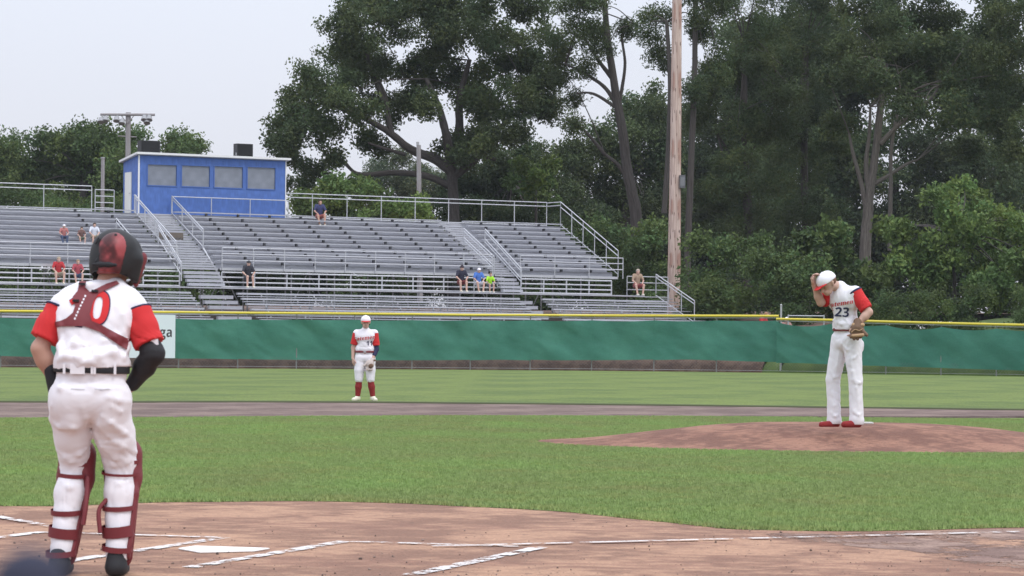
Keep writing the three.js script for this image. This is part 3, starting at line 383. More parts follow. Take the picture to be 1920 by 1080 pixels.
// lobes: [px, py, rx, ry] read off the photograph at distance D; zs spreads them in depth; limbs: lists of [px, py, dz] with radii
function tree(name, label, D, kind, col, lobes, limbs, o = {}) {
  const R = seeded(treeSeed++), s = F / D, b0 = limbs[0] ? limbs[0].p[0] : [lobes[0][0], 640], base = P(b0[0], b0[1], D); base.y = Math.max(o.base ?? 3.6, 0);
  const t = thing(name, label, o.cat ?? 'tree', base, o.group), z = o.z ?? 0.8, den = o.den ?? 1, mx = [];
  const spots = [];
  for (const [px, py, rx, ry, dz = (R() - 0.5) * 2 * z * (o.zr ?? 5), dl = 1] of lobes) {
    const tone = 0.78 + 0.5 * R(), c = P(px, py, D).sub(base).add(V(0, 0, -dz)), a = rx / s, b = ry / s, d = (a + b) / 2 * 1.05, n = Math.round(thick * den * dl * 3.4 * (a * b + b * d + a * d) / 1.35) + 5;
    for (let i = 0; i < n;) { const v = V(R() - 0.5, R() - 0.5, R() - 0.5).normalize(), r = 0.4 + 0.6 * Math.pow(R(), 0.5), w = 1 + 0.35 * (fbm(v.x * 2.2 + px, v.y * 2.2 + py, v.z * 2.2, 2) - 0.5) * 2, m = 3 + Math.floor(R() * 6), g = Math.min(1.5, 0.32 * d), tn = tone * (0.85 + 0.3 * R());
      for (let j = 0; j < m && i < n; j++, i++) spots.push([c.x + v.x * a * r * w + (R() + R() - 1) * g * 1.3, c.y + v.y * b * r * w + (R() + R() - 1) * g * 0.55, c.z + v.z * d * r * w + (R() + R() - 1) * g * 1.3, tn]); }
  }
  const bark = o.bark ?? M.bark;
  limbs.forEach((l, i) => { const pts = l.p.map(([x, y, dz = 0]) => P(x, y, D).sub(base).add(V(0, 0, dz))); if (i === 0) { pts[0].y = -0.3; } part(i === 0 ? 'trunk' : 'branch', limb(pts, l.r[0] / s, l.r[1] / s, i ? 6 : 10, 0.25), bark, t); });
  if (o.twigs !== 0 && limbs.length) { const gs = []; for (let i = 0; i < Math.min(60, spots.length / 12); i++) { const l = limbs[Math.floor(R() * limbs.length)], e = l.p[l.p.length - 1], c = P(e[0], e[1], D).sub(base).add(V(0, 0, e[2] ?? 0)); const q = spots[Math.floor(R() * spots.length)], v = V(q[0], q[1], q[2]); if (v.distanceTo(c) > 7) continue; const m = c.clone().lerp(v, 0.5).add(V((R() - 0.5) * 0.8, 0.4, (R() - 0.5) * 0.8)); gs.push(limb([c, m, v], 0.05, 0.015, 4)); } if (gs.length) part('twigs', merge(gs), bark, t).userData.kind = 'stuff'; }
  const vs = CL[kind], k = Math.ceil(spots.length / vs.length), q = new THREE.Matrix4(), e = new THREE.Euler();
  vs.forEach((g, vi) => { const sub = spots.filter((_, i) => i % vs.length === vi); if (!sub.length) return;
    const m = new THREE.InstancedMesh(g, leafMat(col), sub.length); clumps += sub.length;
    sub.forEach((p, i) => { q.makeRotationFromEuler(e.set(R() * 6.3, R() * 6.3, R() * 6.3)); const sc = (o.size ?? 1) * (0.75 + 0.6 * R()); q.scale(V(sc, sc, sc)); q.setPosition(p[0], p[1], p[2]); m.setMatrixAt(i, q); const hue = R() - 0.5, v = (0.8 + 0.4 * R()) * p[3]; m.setColorAt(i, lin(v * (1 + 0.35 * hue), v * (1 + 0.08 * hue), v * (1 - 0.25 * hue))); });
    m.name = 'crown'; shade(m); m.userData.kind = 'stuff'; t.add(m); });
  return t;
}
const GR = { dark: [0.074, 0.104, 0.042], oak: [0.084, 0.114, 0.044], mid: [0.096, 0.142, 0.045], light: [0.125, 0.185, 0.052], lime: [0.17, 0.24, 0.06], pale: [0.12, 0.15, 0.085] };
const g1 = 'trees beyond the outfield', thick = 1.2;
tree('shade_tree', 'broad rounded green tree behind the far left bleachers', 262, 'oak', GR.mid, [[20, 330, 80, 70], [110, 290, 60, 45], [100, 350, 80, 60], [170, 270, 70, 42], [190, 330, 80, 60], [235, 275, 40, 40], [240, 340, 60, 70], [130, 400, 120, 40], [285, 340, 30, 40], [-60, 330, 80, 70]], [{ p: [[150, 520], [150, 430], [160, 330]], r: [16, 8] }], { group: g1, den: 1.2, size: 1.4, base: 4 });
tree('shade_tree', 'small rounded treetop peeking over the press box roof', 285, 'oak', GR.mid, [[350, 285, 36, 22], [330, 320, 40, 40], [375, 310, 40, 35]], [{ p: [[350, 520], [350, 400], [350, 300]], r: [8, 4] }], { group: g1, size: 1.4, den: 1.1, base: 4 });
tree('oak_tree', 'huge spreading oak with dark crown behind the middle bleachers', 206, 'oak', GR.oak,
  [[555, 185, 50, 36], [530, 225, 42, 24], [510, 275, 36, 28], [560, 265, 40, 24], [545, 330, 26, 20], [585, 318, 40, 22], [640, 300, 22, 14], [600, 215, 52, 34], [640, 120, 52, 56], [620, 170, 50, 36], [690, 60, 66, 50], [700, 140, 60, 46], [680, 205, 56, 30], [645, 250, 46, 20], [735, 205, 40, 30], [790, 60, 70, 55], [780, 130, 56, 40], [760, 165, 40, 26], [880, 60, 70, 55], [870, 140, 60, 45], [820, 200, 34, 24], [900, 200, 56, 34], [890, 255, 52, 26], [950, 110, 60, 60], [965, 190, 52, 36], [1000, 80, 50, 45], [1010, 140, 44, 36], [1000, 215, 46, 26], [950, 255, 46, 22], [845, 265, 30, 26], [930, 290, 30, 16], [700, -10, 90, 40], [830, -20, 110, 50], [950, 0, 80, 50], [700, 265, 22, 12], [1035, 200, 26, 16], [860, 300, 26, 20]],
  [{ p: [[850, 520], [852, 420], [848, 345], [846, 300]], r: [12, 9.5] }, { p: [[846, 320], [815, 298], [770, 280], [735, 252], [690, 225], [640, 205]], r: [12, 4] }, { p: [[735, 255], [728, 220], [722, 180], [700, 130]], r: [7, 3] }, { p: [[848, 305], [838, 260, 1], [826, 210, 1], [800, 150, 1]], r: [11, 4] }, { p: [[850, 300], [860, 240, -1], [862, 180, -1], [880, 110, -1]], r: [11, 4] }, { p: [[852, 330], [890, 300], [920, 260], [965, 215], [1000, 200]], r: [9, 3] }, { p: [[846, 350], [800, 330], [740, 324], [670, 326], [640, 300], [610, 290]], r: [8, 3] }, { p: [[760, 290], [710, 275], [690, 268]], r: [4, 2] }, { p: [[670, 205], [620, 190], [570, 195]], r: [5, 2] }, { p: [[720, 190], [690, 110], [700, 50]], r: [5, 2] }, { p: [[930, 300], [905, 290], [895, 250]], r: [4, 2] }], { group: g1, den: 1.45, zr: 6 });
tree('open_tree', 'leaning tree with bare forked trunk and thin crown right of the oak', 196, 'fine', GR.oak, [[1095, 62, 48, 22], [1060, 95, 40, 22], [1120, 105, 30, 14], [1050, 140, 30, 12], [1075, 175, 26, 9], [1130, 40, 48, 22], [1160, 55, 26, 14], [1085, 20, 60, 20], [1150, 0, 60, 30], [1100, 130, 26, 8], [1062, 235, 28, 12], [1045, 60, 30, 30]], [{ p: [[1200, 520], [1192, 400], [1178, 330], [1166, 240], [1152, 160], [1138, 60], [1132, -20]], r: [13, 4.5] }, { p: [[1158, 200], [1135, 165], [1100, 140], [1060, 120]], r: [5, 2] }, { p: [[1150, 150], [1120, 110], [1095, 70]], r: [5, 2] }, { p: [[1162, 190], [1172, 120], [1168, 60], [1190, 45]], r: [4, 1.5] }, { p: [[1186, 350], [1160, 310], [1135, 290]], r: [6, 3] }, { p: [[1160, 205], [1110, 175], [1080, 175]], r: [4, 1.5] }, { p: [[1135, 290], [1090, 240], [1062, 225]], r: [4, 2] }], { group: g1, den: 0.62, zr: 3 });
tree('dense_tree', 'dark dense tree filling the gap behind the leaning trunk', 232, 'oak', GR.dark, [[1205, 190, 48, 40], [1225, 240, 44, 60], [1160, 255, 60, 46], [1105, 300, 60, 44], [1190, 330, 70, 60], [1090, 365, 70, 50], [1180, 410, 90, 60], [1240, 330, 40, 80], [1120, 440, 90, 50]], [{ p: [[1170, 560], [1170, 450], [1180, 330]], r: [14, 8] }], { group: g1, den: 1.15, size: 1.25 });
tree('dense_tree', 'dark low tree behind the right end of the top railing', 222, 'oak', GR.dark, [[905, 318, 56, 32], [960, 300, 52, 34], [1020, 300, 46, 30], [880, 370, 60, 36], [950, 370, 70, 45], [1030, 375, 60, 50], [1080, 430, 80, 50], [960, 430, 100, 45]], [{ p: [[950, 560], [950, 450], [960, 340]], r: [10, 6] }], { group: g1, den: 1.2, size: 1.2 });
tree('young_tree', 'lighter green young tree behind the upper right railing', 212, 'broad', GR.light, [[1005, 325, 36, 22], [985, 350, 36, 24], [1025, 355, 34, 24], [1005, 385, 44, 24]], [{ p: [[1005, 540], [1005, 430], [1005, 350]], r: [4, 2] }], { group: g1, den: 0.9 });
tree('shrub', 'light green bushy shrub just right of the press box', 200, 'broad', GR.light, [[640, 345, 36, 16], [610, 360, 36, 20], [660, 365, 46, 20], [600, 390, 50, 24], [560, 385, 26, 30], [680, 395, 50, 26]], [], { group: g1, cat: 'shrub', den: 1.6 });
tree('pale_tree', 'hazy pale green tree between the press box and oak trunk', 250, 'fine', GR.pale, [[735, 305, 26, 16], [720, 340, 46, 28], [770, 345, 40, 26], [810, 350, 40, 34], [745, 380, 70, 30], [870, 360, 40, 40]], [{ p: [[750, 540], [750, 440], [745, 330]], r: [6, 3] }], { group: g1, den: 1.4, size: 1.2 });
tree('shrub', 'bright lime shrub behind the middle of the top railing', 194, 'broad', GR.lime, [[745, 388, 30, 13], [785, 384, 26, 13], [700, 398, 40, 13], [765, 400, 40, 14]], [], { group: g1, cat: 'shrub', den: 1.1, size: 0.8, base: 6 });
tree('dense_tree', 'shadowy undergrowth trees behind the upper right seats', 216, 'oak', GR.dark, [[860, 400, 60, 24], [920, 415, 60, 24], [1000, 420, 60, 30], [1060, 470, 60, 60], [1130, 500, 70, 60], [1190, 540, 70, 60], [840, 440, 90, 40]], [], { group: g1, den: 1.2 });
tree('pine_tree', 'tall thin pine directly behind the pale wooden pole', 190, 'fine', GR.dark, [[1235, 62, 36, 12], [1222, 95, 26, 7], [1300, 70, 40, 40], [1330, 120, 40, 50], [1310, 170, 26, 30], [1245, 20, 46, 22], [1300, 0, 60, 40], [1250, 120, 16, 10]], [{ p: [[1288, 600], [1290, 450], [1296, 300], [1302, 150], [1304, -20]], r: [7, 5] }, { p: [[1245, 400], [1252, 300], [1256, 150], [1250, 40]], r: [6, 4] }], { group: g1, den: 0.75, zr: 3 });
tree('willowy_tree', 'tall drooping tree right of the wooden pole', 200, 'fine', GR.oak, [[1390, 70, 80, 56], [1360, 150, 60, 50], [1430, 150, 70, 56], [1380, 230, 66, 46], [1450, 240, 60, 56], [1360, 310, 50, 50], [1430, 330, 66, 56], [1340, 400, 46, 60], [1410, 430, 70, 56], [1400, -10, 100, 50], [1330, 230, 34, 34], [1330, 330, 26, 34]], [{ p: [[1400, 620], [1404, 480], [1398, 300], [1395, 80]], r: [12, 5] }, { p: [[1400, 300], [1440, 220], [1460, 160]], r: [5, 2] }, { p: [[1399, 360], [1360, 300], [1345, 250]], r: [5, 2] }], { group: g1, den: 0.95, zr: 4 });
tree('willowy_tree', 'tall dark tree behind the pitcher\'s head', 212, 'fine', GR.dark, [[1510, 60, 80, 60], [1500, 150, 70, 56], [1560, 130, 60, 56], [1520, 230, 60, 46], [1500, 310, 60, 50], [1530, 380, 46, 40], [1490, 420, 56, 50], [1550, 300, 30, 40], [1530, -20, 110, 50], [1480, 480, 60, 40]], [{ p: [[1510, 620], [1512, 480], [1508, 300], [1512, 80]], r: [11, 5] }], { group: g1, den: 1.0, zr: 4 });
tree('forked_tree', 'tall tree with pale grey forked trunk at right', 196, 'oak', GR.oak, [[1640, 70, 80, 46], [1610, 140, 60, 36], [1690, 140, 70, 40], [1740, 80, 80, 50], [1760, 160, 66, 40], [1820, 110, 70, 56], [1880, 80, 80, 60], [1800, 210, 60, 34], [1870, 200, 60, 50], [1600, 215, 46, 24], [1690, 205, 50, 22], [1700, 0, 120, 44], [1840, 0, 120, 50], [1930, 130, 80, 80], [1850, 280, 50, 26], [1920, 260, 60, 50]],
  [{ p: [[1622, 540], [1624, 440], [1630, 370], [1640, 300], [1650, 210], [1660, 120]], r: [12, 5] }, { p: [[1626, 400], [1614, 340], [1600, 290], [1592, 250]], r: [6, 2.5] }, { p: [[1630, 370], [1624, 310], [1630, 250], [1632, 200]], r: [6, 2.5] }, { p: [[1630, 350], [1665, 330], [1705, 305], [1720, 300]], r: [5, 2] }, { p: [[1650, 270], [1700, 220], [1750, 180], [1760, 160]], r: [6, 2.5] }, { p: [[1668, 470], [1670, 360], [1672, 270], [1690, 180]], r: [5, 3] }], { group: g1, den: 1.0, zr: 5, bark: M.barkPale });
tree('far_tree', 'far dark trees showing between the forked trunks', 268, 'oak', GR.dark, [[1580, 330, 70, 80], [1660, 300, 80, 70], [1740, 330, 80, 90], [1830, 340, 90, 90], [1600, 440, 90, 80], [1700, 440, 90, 80], [1800, 450, 100, 80], [1920, 350, 90, 120], [1560, 540, 90, 80], [1480, 350, 80, 120], [1700, 540, 140, 60], [1450, 500, 100, 100], [1900, 500, 120, 100]], [{ p: [[1680, 620], [1680, 500], [1680, 330]], r: [10, 6] }], { group: g1, den: 0.8, size: 1.6, zr: 8 });
tree('far_tree', 'far dark trees closing the view behind the wooden pole', 275, 'oak', GR.dark, [[1290, 260, 60, 80], [1350, 240, 70, 90], [1300, 400, 80, 90], [1400, 360, 90, 90], [1250, 480, 90, 90], [1380, 500, 110, 90], [1300, 560, 120, 60], [1480, 200, 80, 90], [1560, 220, 60, 80], [1540, 90, 90, 80], [1640, 110, 80, 80], [1400, 120, 90, 90], [1740, 130, 90, 80], [1840, 150, 90, 90]], [{ p: [[1330, 620], [1330, 480], [1330, 330]], r: [10, 6] }], { group: g1, den: 0.8, size: 1.6, zr: 8 });
tree('leafy_bush', 'bright green big leaved bush at the right edge', 174, 'broad', GR.light, [[1735, 385, 44, 34], [1700, 410, 36, 26], [1780, 420, 50, 36], [1830, 370, 46, 40], [1880, 400, 60, 60], [1810, 450, 50, 36], [1860, 470, 60, 50], [1700, 455, 46, 30], [1750, 470, 50, 36], [1670, 480, 36, 26], [1720, 510, 50, 30], [1790, 510, 60, 36], [1870, 540, 70, 40], [1930, 470, 60, 80]], [{ p: [[1790, 620], [1790, 540], [1790, 440]], r: [5, 3] }], { group: g1, cat: 'bush', den: 0.95, base: 2 });
tree('hedge', 'clipped dense dark hedge above the lower right fence', 160, 'hedge', GR.mid, [[1700, 575, 60, 28], [1780, 572, 70, 30], [1860, 572, 70, 34], [1940, 575, 70, 36], [1640, 575, 50, 30], [1720, 610, 90, 30], [1850, 615, 110, 30], [1600, 600, 50, 26], [1660, 640, 70, 30], [1760, 645, 80, 30], [1860, 648, 80, 30], [1950, 640, 70, 40]], [], { group: g1, cat: 'hedge', den: 1.6, z: 0.3, base: 1.5, size: 0.85 });
tree('leafy_bush', 'mid green undergrowth left of the pitcher above the fence', 170, 'oak', GR.mid, [[1330, 500, 50, 50], [1390, 480, 50, 46], [1440, 520, 56, 46], [1350, 560, 66, 40], [1450, 570, 66, 40], [1500, 480, 40, 40], [1300, 570, 40, 50], [1400, 590, 100, 30]], [], { group: g1, cat: 'bush', den: 1.0, base: 2, z: 0.5 });
tree('leafy_bush', 'rounded green bush above the pitcher\'s shoulder', 172, 'broad', GR.mid, [[1490, 455, 36, 26], [1540, 470, 50, 40], [1590, 460, 46, 40], [1520, 530, 56, 50], [1600, 530, 56, 50], [1560, 590, 80, 30], [1640, 510, 46, 40]], [], { group: g1, cat: 'bush', den: 1.0, base: 2, z: 0.5 });
tree('leafy_bush', 'green bush between bleacher end and wooden pole', 182, 'oak', GR.mid, [[1200, 440, 36, 40], [1190, 490, 46, 40], [1230, 530, 50, 50], [1170, 540, 50, 40], [1250, 580, 60, 30]], [], { group: g1, cat: 'bush', den: 1.0, base: 2.6, z: 0.4 });
tree('leafy_bush', 'low green bushes below the far left railing', 215, 'oak', GR.mid, [[60, 400, 60, 30], [140, 395, 60, 30], [200, 390, 40, 30], [-20, 400, 60, 40], [260, 400, 60, 30]], [], { group: g1, cat: 'bush', den: 1.0, base: 5 });
for (const [i, x] of [0, 110, 230, 350, 470, 590, 720, 850, 970, 1090, 1190].entries()) tree('leafy_bush', ['low bush far left', 'second low bush from the left', 'third low bush from the left', 'low bush left of the left aisle', 'low bush right of the left aisle', 'low bush under the press box end', 'low bush left of the middle', 'low bush right of the middle', 'low bush left of the right aisle', 'low bush right of the right aisle', 'low bush near the bleacher end'][i] + ' glimpsed beneath the stand', 205 + 5 * (i % 3), 'oak', i % 3 ? GR.dark : GR.mid, [[x, 470, 66, 46], [x + 40, 520, 70, 50], [x - 30, 540, 70, 50], [x + 50, 470, 60, 40], [x, 575, 80, 40]], [], { group: 'bushes behind the bleachers', cat: 'bush', den: 0.8, base: 3, size: 1.25 });
console.log('clumps', clumps);
// ---------------------------------------------------------------- people: fields of tapered, flattened limbs joined smoothly and meshed
function cap(a, b, ra, rb = ra, n = null, k = 1) { return { a, b, ra, rb, n, k }; }
const ell = (c, r, n, k) => cap(c, [c[0], c[1] + 1e-4, c[2]], r, r, n, k);
function fld(prims, o = {}) {
  const sk = o.k ?? 0.03, clip = o.clip ?? [], fold = o.fold ?? 0, ff = o.ff ?? 9, fy = o.fy ?? 0.6, inf = o.inf ?? 0, sub = o.sub;
  return (x, y, z) => {
    let d = 1e3;
    for (const p of prims) {
      const a = p.a, b = p.b, ux = b[0] - a[0], uy = b[1] - a[1], uz = b[2] - a[2], vx = x - a[0], vy = y - a[1], vz = z - a[2];
      let t = (vx * ux + vy * uy + vz * uz) / (ux * ux + uy * uy + uz * uz); t = t < 0 ? 0 : t > 1 ? 1 : t;
      let wx = vx - ux * t, wy = vy - uy * t, wz = vz - uz * t;
      if (p.n) { const c = (wx * p.n[0] + wy * p.n[1] + wz * p.n[2]) * (p.k - 1); wx += p.n[0] * c; wy += p.n[1] * c; wz += p.n[2] * c; }
      const e = Math.sqrt(wx * wx + wy * wy + wz * wz) - (p.ra + (p.rb - p.ra) * t) - inf;
      const h = sk - Math.abs(d - e); d = Math.min(d, e) - (h > 0 ? h * h / (4 * sk) : 0);
    }
    if (fold && Math.abs(d) < 0.06) { const th = 6 * noise3(x * 2.2 + 3, y * 2.2, z * 2.2 + 1), ct = Math.cos(th), st = Math.sin(th), e = x * ct + y * st, g = y * ct - x * st, w = noise3(x * 4 + 3, y * 4, z * 4) * 1.5, n = noise3(e * ff * 0.45 + 5 + w, g * ff * 1.7 + 5, z * ff * 0.6 + 5), e2 = x * 0.8 - y * 0.6, g2 = y * 0.8 + x * 0.6, m = noise3(e2 * ff * 0.5 + 9, g2 * ff * 2.2 + w, z * ff * 0.7), r = Math.abs(n - 0.5) * 2, q = Math.abs(m - 0.5) * 2, b = noise3(x * 6 + 31, y * 6, z * 6) - 0.5; const k1 = sst(0.35, 0.7, noise3(x * 3.5, y * 3.5 + 7, z * 3)), k2 = sst(0.4, 0.75, noise3(x * 3.5 + 8, y * 3.5 + 2, z * 3)); d += fold * (0.62 * Math.exp(-r * 5) * k1 + 0.42 * Math.exp(-q * 6) * k2 - 0.12 + 0.45 * b); }
    for (const c of clip) d = Math.max(d, c[0] * x + c[1] * y + c[2] * z - c[3]);
    if (sub) d = Math.max(d, -sub(x, y, z));
    return d;
  };
}
function bounds(prims, pad) { const lo = [1e9, 1e9, 1e9], hi = [-1e9, -1e9, -1e9]; for (const p of prims) for (const q of [[p.a, p.ra], [p.b, p.rb]]) for (let i = 0; i < 3; i++) { lo[i] = Math.min(lo[i], q[0][i] - q[1] - pad); hi[i] = Math.max(hi[i], q[0][i] + q[1] + pad); } return [lo, hi]; }
function nets(fn, [lo, hi], cell) {                            // surface nets
  const n = [0, 1, 2].map(i => Math.ceil((hi[i] - lo[i]) / cell) + 2), X = n[0], Y = n[1], Z = n[2], v = new Float32Array(X * Y * Z), id = new Int32Array(X * Y * Z).fill(-1), pos = [], idx = [];
  for (let k = 0, q = 0; k < Z; k++) for (let j = 0; j < Y; j++) for (let i = 0; i < X; i++) v[q++] = fn(lo[0] + i * cell, lo[1] + j * cell, lo[2] + k * cell);
  const at = (i, j, k) => (k * Y + j) * X + i, E = [[0, 1], [2, 3], [4, 5], [6, 7], [0, 2], [1, 3], [4, 6], [5, 7], [0, 4], [1, 5], [2, 6], [3, 7]];
  for (let k = 0; k < Z - 1; k++) for (let j = 0; j < Y - 1; j++) for (let i = 0; i < X - 1; i++) {
    const c = []; let s = 0; for (let b = 0; b < 8; b++) { const w = v[at(i + (b & 1), j + (b >> 1 & 1), k + (b >> 2))]; c.push(w); if (w < 0) s++; } if (!s || s === 8) continue;
    let x = 0, y = 0, z = 0, m = 0; for (const [a, b] of E) if ((c[a] < 0) !== (c[b] < 0)) { const t = c[a] / (c[a] - c[b]); x += (a & 1) + t * ((b & 1) - (a & 1)); y += (a >> 1 & 1) + t * ((b >> 1 & 1) - (a >> 1 & 1)); z += (a >> 2) + t * ((b >> 2) - (a >> 2)); m++; }
    id[at(i, j, k)] = pos.length / 3; pos.push(lo[0] + (i + x / m) * cell, lo[1] + (j + y / m) * cell, lo[2] + (k + z / m) * cell);
  }
  const quad = (a, b, c, d, f) => { if (a < 0 || b < 0 || c < 0 || d < 0) return; f ? idx.push(a, b, c, a, c, d) : idx.push(a, c, b, a, d, c); };
  for (let k = 1; k < Z - 1; k++) for (let j = 1; j < Y - 1; j++) for (let i = 1; i < X - 1; i++) { const w = v[at(i, j, k)] < 0;
    if (w !== v[at(i + 1, j, k)] < 0) quad(id[at(i, j - 1, k - 1)], id[at(i, j, k - 1)], id[at(i, j, k)], id[at(i, j - 1, k)], w);
    if (w !== v[at(i, j + 1, k)] < 0) quad(id[at(i - 1, j, k - 1)], id[at(i - 1, j, k)], id[at(i, j, k)], id[at(i, j, k - 1)], w);
    if (w !== v[at(i, j, k + 1)] < 0) quad(id[at(i - 1, j - 1, k)], id[at(i, j - 1, k)], id[at(i, j, k)], id[at(i - 1, j, k)], w); }
  const g = new THREE.BufferGeometry(); g.setAttribute('position', new THREE.Float32BufferAttribute(pos, 3)); g.setIndex(idx); g.computeVertexNormals(); return g;
}
function foldsOn(f0, lines, J, r = 0.012) {                      // raised creases of cloth lying on the camera side of a field
  const out = []; for (const l of lines) { const pts = l.map(([px, py]) => { const p = J(px, py, 0); let z = 0.5; for (let k = 0; k < 120; k++) { const d = f0(p[0], p[1], z); if (d < 0.001) break; z -= Math.max(0.001, d * 0.7); if (z < -0.4) break; } return [p[0], p[1], z - r * 0.45]; }); for (let i = 1; i < pts.length; i++) if (Math.abs(pts[i][2] - pts[i - 1][2]) < 0.12) out.push(cap(pts[i - 1], pts[i], i === 1 ? r * 0.35 : r, i === pts.length - 1 ? r * 0.25 : r)); }
  return out;
}
const garment = (prims, cell, o = {}) => nets(fld(prims, o), bounds(prims, 0.03 + (o.inf ?? 0)), cell);
const add = (a, b, s = 1) => [a[0] + b[0] * s, a[1] + b[1] * s, a[2] + b[2] * s], sub3 = (a, b) => [a[0] - b[0], a[1] - b[1], a[2] - b[2]], len3 = a => Math.hypot(...a), nrm = a => { const l = len3(a); return a.map(x => x / l); }, crs = (a, b) => [a[1] * b[2] - a[2] * b[1], a[2] * b[0] - a[0] * b[2], a[0] * b[1] - a[1] * b[0]], lp = (a, b, t) => a.map((x, i) => x + (b[i] - x) * t);
function hand(w, dir, palm, thumbSide, curl = 0.5, sc = 1) {    // palm and five unequal jointed fingers; fingers curl towards the palm normal
  const d = nrm(dir); let l = nrm(crs(palm, d)); if (l[0] * thumbSide[0] + l[1] * thumbSide[1] + l[2] * thumbSide[2] < 0) l = l.map(x => -x); const n = nrm(palm), out = [];
  const M3 = (a, b, c) => add(add(add(w, d, a * sc), l, b * sc), n, c * sc);
  for (const b of [0.03, 0.01, -0.012, -0.03]) out.push(cap(M3(0, b * 0.55, 0), M3(0.085, b, 0), 0.016 * sc, 0.0125 * sc));
  [[0.032, 0.043], [0.011, 0.048], [-0.011, 0.045], [-0.031, 0.035]].forEach(([b, L0], i) => { let p = M3(0.088, b, 0), a = 0.15; for (let k = 0; k < 3; k++) { a += curl * (0.85 + 0.08 * i); const L1 = L0 * [1, 0.72, 0.55][k] * sc, q = add(add(p, d, Math.cos(a) * L1), n, Math.sin(a) * L1); out.push(cap(p, q, (0.0098 - k * 0.0009) * sc, (0.0092 - k * 0.0009) * sc)); p = q; } });
  { let p = M3(0.02, 0.028, 0.004), a = 0.75; for (let k = 0; k < 3; k++) { const L1 = [0.042, 0.034, 0.026][k] * sc, q = add(add(add(p, d, Math.cos(a) * L1), l, Math.sin(a) * L1 * 0.9), n, L1 * (0.25 + 0.25 * k * curl)); out.push(cap(p, q, (0.0135 - k * 0.0015) * sc, (0.012 - k * 0.0015) * sc)); p = q; a -= 0.3 + 0.3 * curl; } }
  return out;
}
// a head: centre c, up u, forward f; size s is half the head height in metres
function headPrims(c, u, f, s = 0.115) { const r = crs(f, u), m = (a, b, d) => add(add(add(c, u, a * s), f, b * s), r, d * s);
  return [cap(m(0.28, -0.12, 0), m(0.3, 0.12, 0), 0.74 * s), cap(m(-0.1, 0.1, 0), m(-0.55, 0.42, 0), 0.6 * s, 0.42 * s), cap(m(-0.62, 0.55, 0), m(-0.66, 0.62, 0), 0.25 * s), cap(m(0.05, 0.82, 0), m(-0.26, 0.98, 0), 0.09 * s, 0.15 * s), cap(m(0.16, 0.68, 0.3), m(0.16, 0.68, -0.3), 0.14 * s), cap(m(-0.48, 0.76, 0.14), m(-0.48, 0.76, -0.14), 0.11 * s),
    cap(m(0.12, -0.08, 0.76), m(-0.2, -0.02, 0.72), 0.13 * s, 0.09 * s), cap(m(0.12, -0.08, -0.76), m(-0.2, -0.02, -0.72), 0.13 * s, 0.09 * s)]; }
function faceParts(t, c, u, f, s, o = {}) { const r = crs(f, u), m = (a, b, d) => { const p = add(add(add(c, u, a * s), f, b * s), r, d * s); return p; };
  const dk = mat(lin(0.03, 0.02, 0.015), 0.4), lip = mat(lin(0.30, 0.10, 0.09), 0.6);
  for (const e of [-1, 1]) { const p = m(0.0, 0.70, 0.3 * e); part('eye', new THREE.SphereGeometry(0.09 * s, 8, 6).translate(...p), dk, t); }
  part('mouth', garment([cap(m(-0.52, 0.84, 0.14), m(-0.52, 0.84, -0.14), 0.045 * s)], 0.012 * s / 0.115, { k: 0.001 }), lip, t); }
function baseballCap(t, c, u, f, s, white, brimMat, cell) { const r = crs(f, u), m = (a, b, d) => add(add(add(c, u, a * s), f, b * s), r, d * s);
  const prims = [cap(m(0.34, -0.14, 0), m(0.36, 0.14, 0), 0.86 * s)], n = u, lim = add(c, u, 0.26 * s), dn = n[0] * lim[0] + n[1] * lim[1] + n[2] * lim[2];
  const k = part('cap', garment(prims, cell, { clip: [[-n[0], -n[1], -n[2], -dn]], k: 0.01 }), white, t);
  part('brim', garment([cap(m(0.28, 0.72, 0.42), m(0.28, 0.72, -0.42), 0.42 * s, 0.42 * s, u, 6), cap(m(0.22, 1.2, 0.18), m(0.22, 1.2, -0.18), 0.36 * s, 0.36 * s, u, 6)], cell, { k: 0.02 }), brimMat, k); part('button', new THREE.SphereGeometry(0.07 * s, 8, 6).translate(...m(1.22, 0, 0)), white, k); }
function drape(shapes, fn, z0, off, maxEdge = 0.02) {           // lay cut shapes (x, y) on the camera side of a field, like sewn-on cloth
  let g = new THREE.ShapeGeometry(shapes, 6); g = new TessellateModifier(maxEdge, 7).modify(g.toNonIndexed()); const p = g.attributes.position;
  for (let i = 0; i < p.count; i++) { let x = p.getX(i), y = p.getY(i), z = z0, hit = false; for (let tr = 0; tr < 14 && !hit; tr++) { z = z0; for (let k = 0; k < 140; k++) { const d = fn(x, y, z); if (d < 0.001) { hit = true; break; } z -= Math.max(0.001, d * 0.6); if (z < z0 - 0.62) break; } if (!hit) { x *= 0.965; y -= 0.004; } } p.setXYZ(i, x, y, z + off); }
  const nn = new Float32Array(p.count * 3), e = 0.006; for (let i = 0; i < p.count; i++) { const x = p.getX(i), y = p.getY(i), z = p.getZ(i) - off, v = V(fn(x + e, y, z) - fn(x - e, y, z), fn(x, y + e, z) - fn(x, y - e, z), fn(x, y, z + e) - fn(x, y, z - e)).normalize(); nn.set([v.x, v.y, v.z], i * 3); }
  g.setAttribute('normal', new THREE.BufferAttribute(nn, 3)); return g;
}
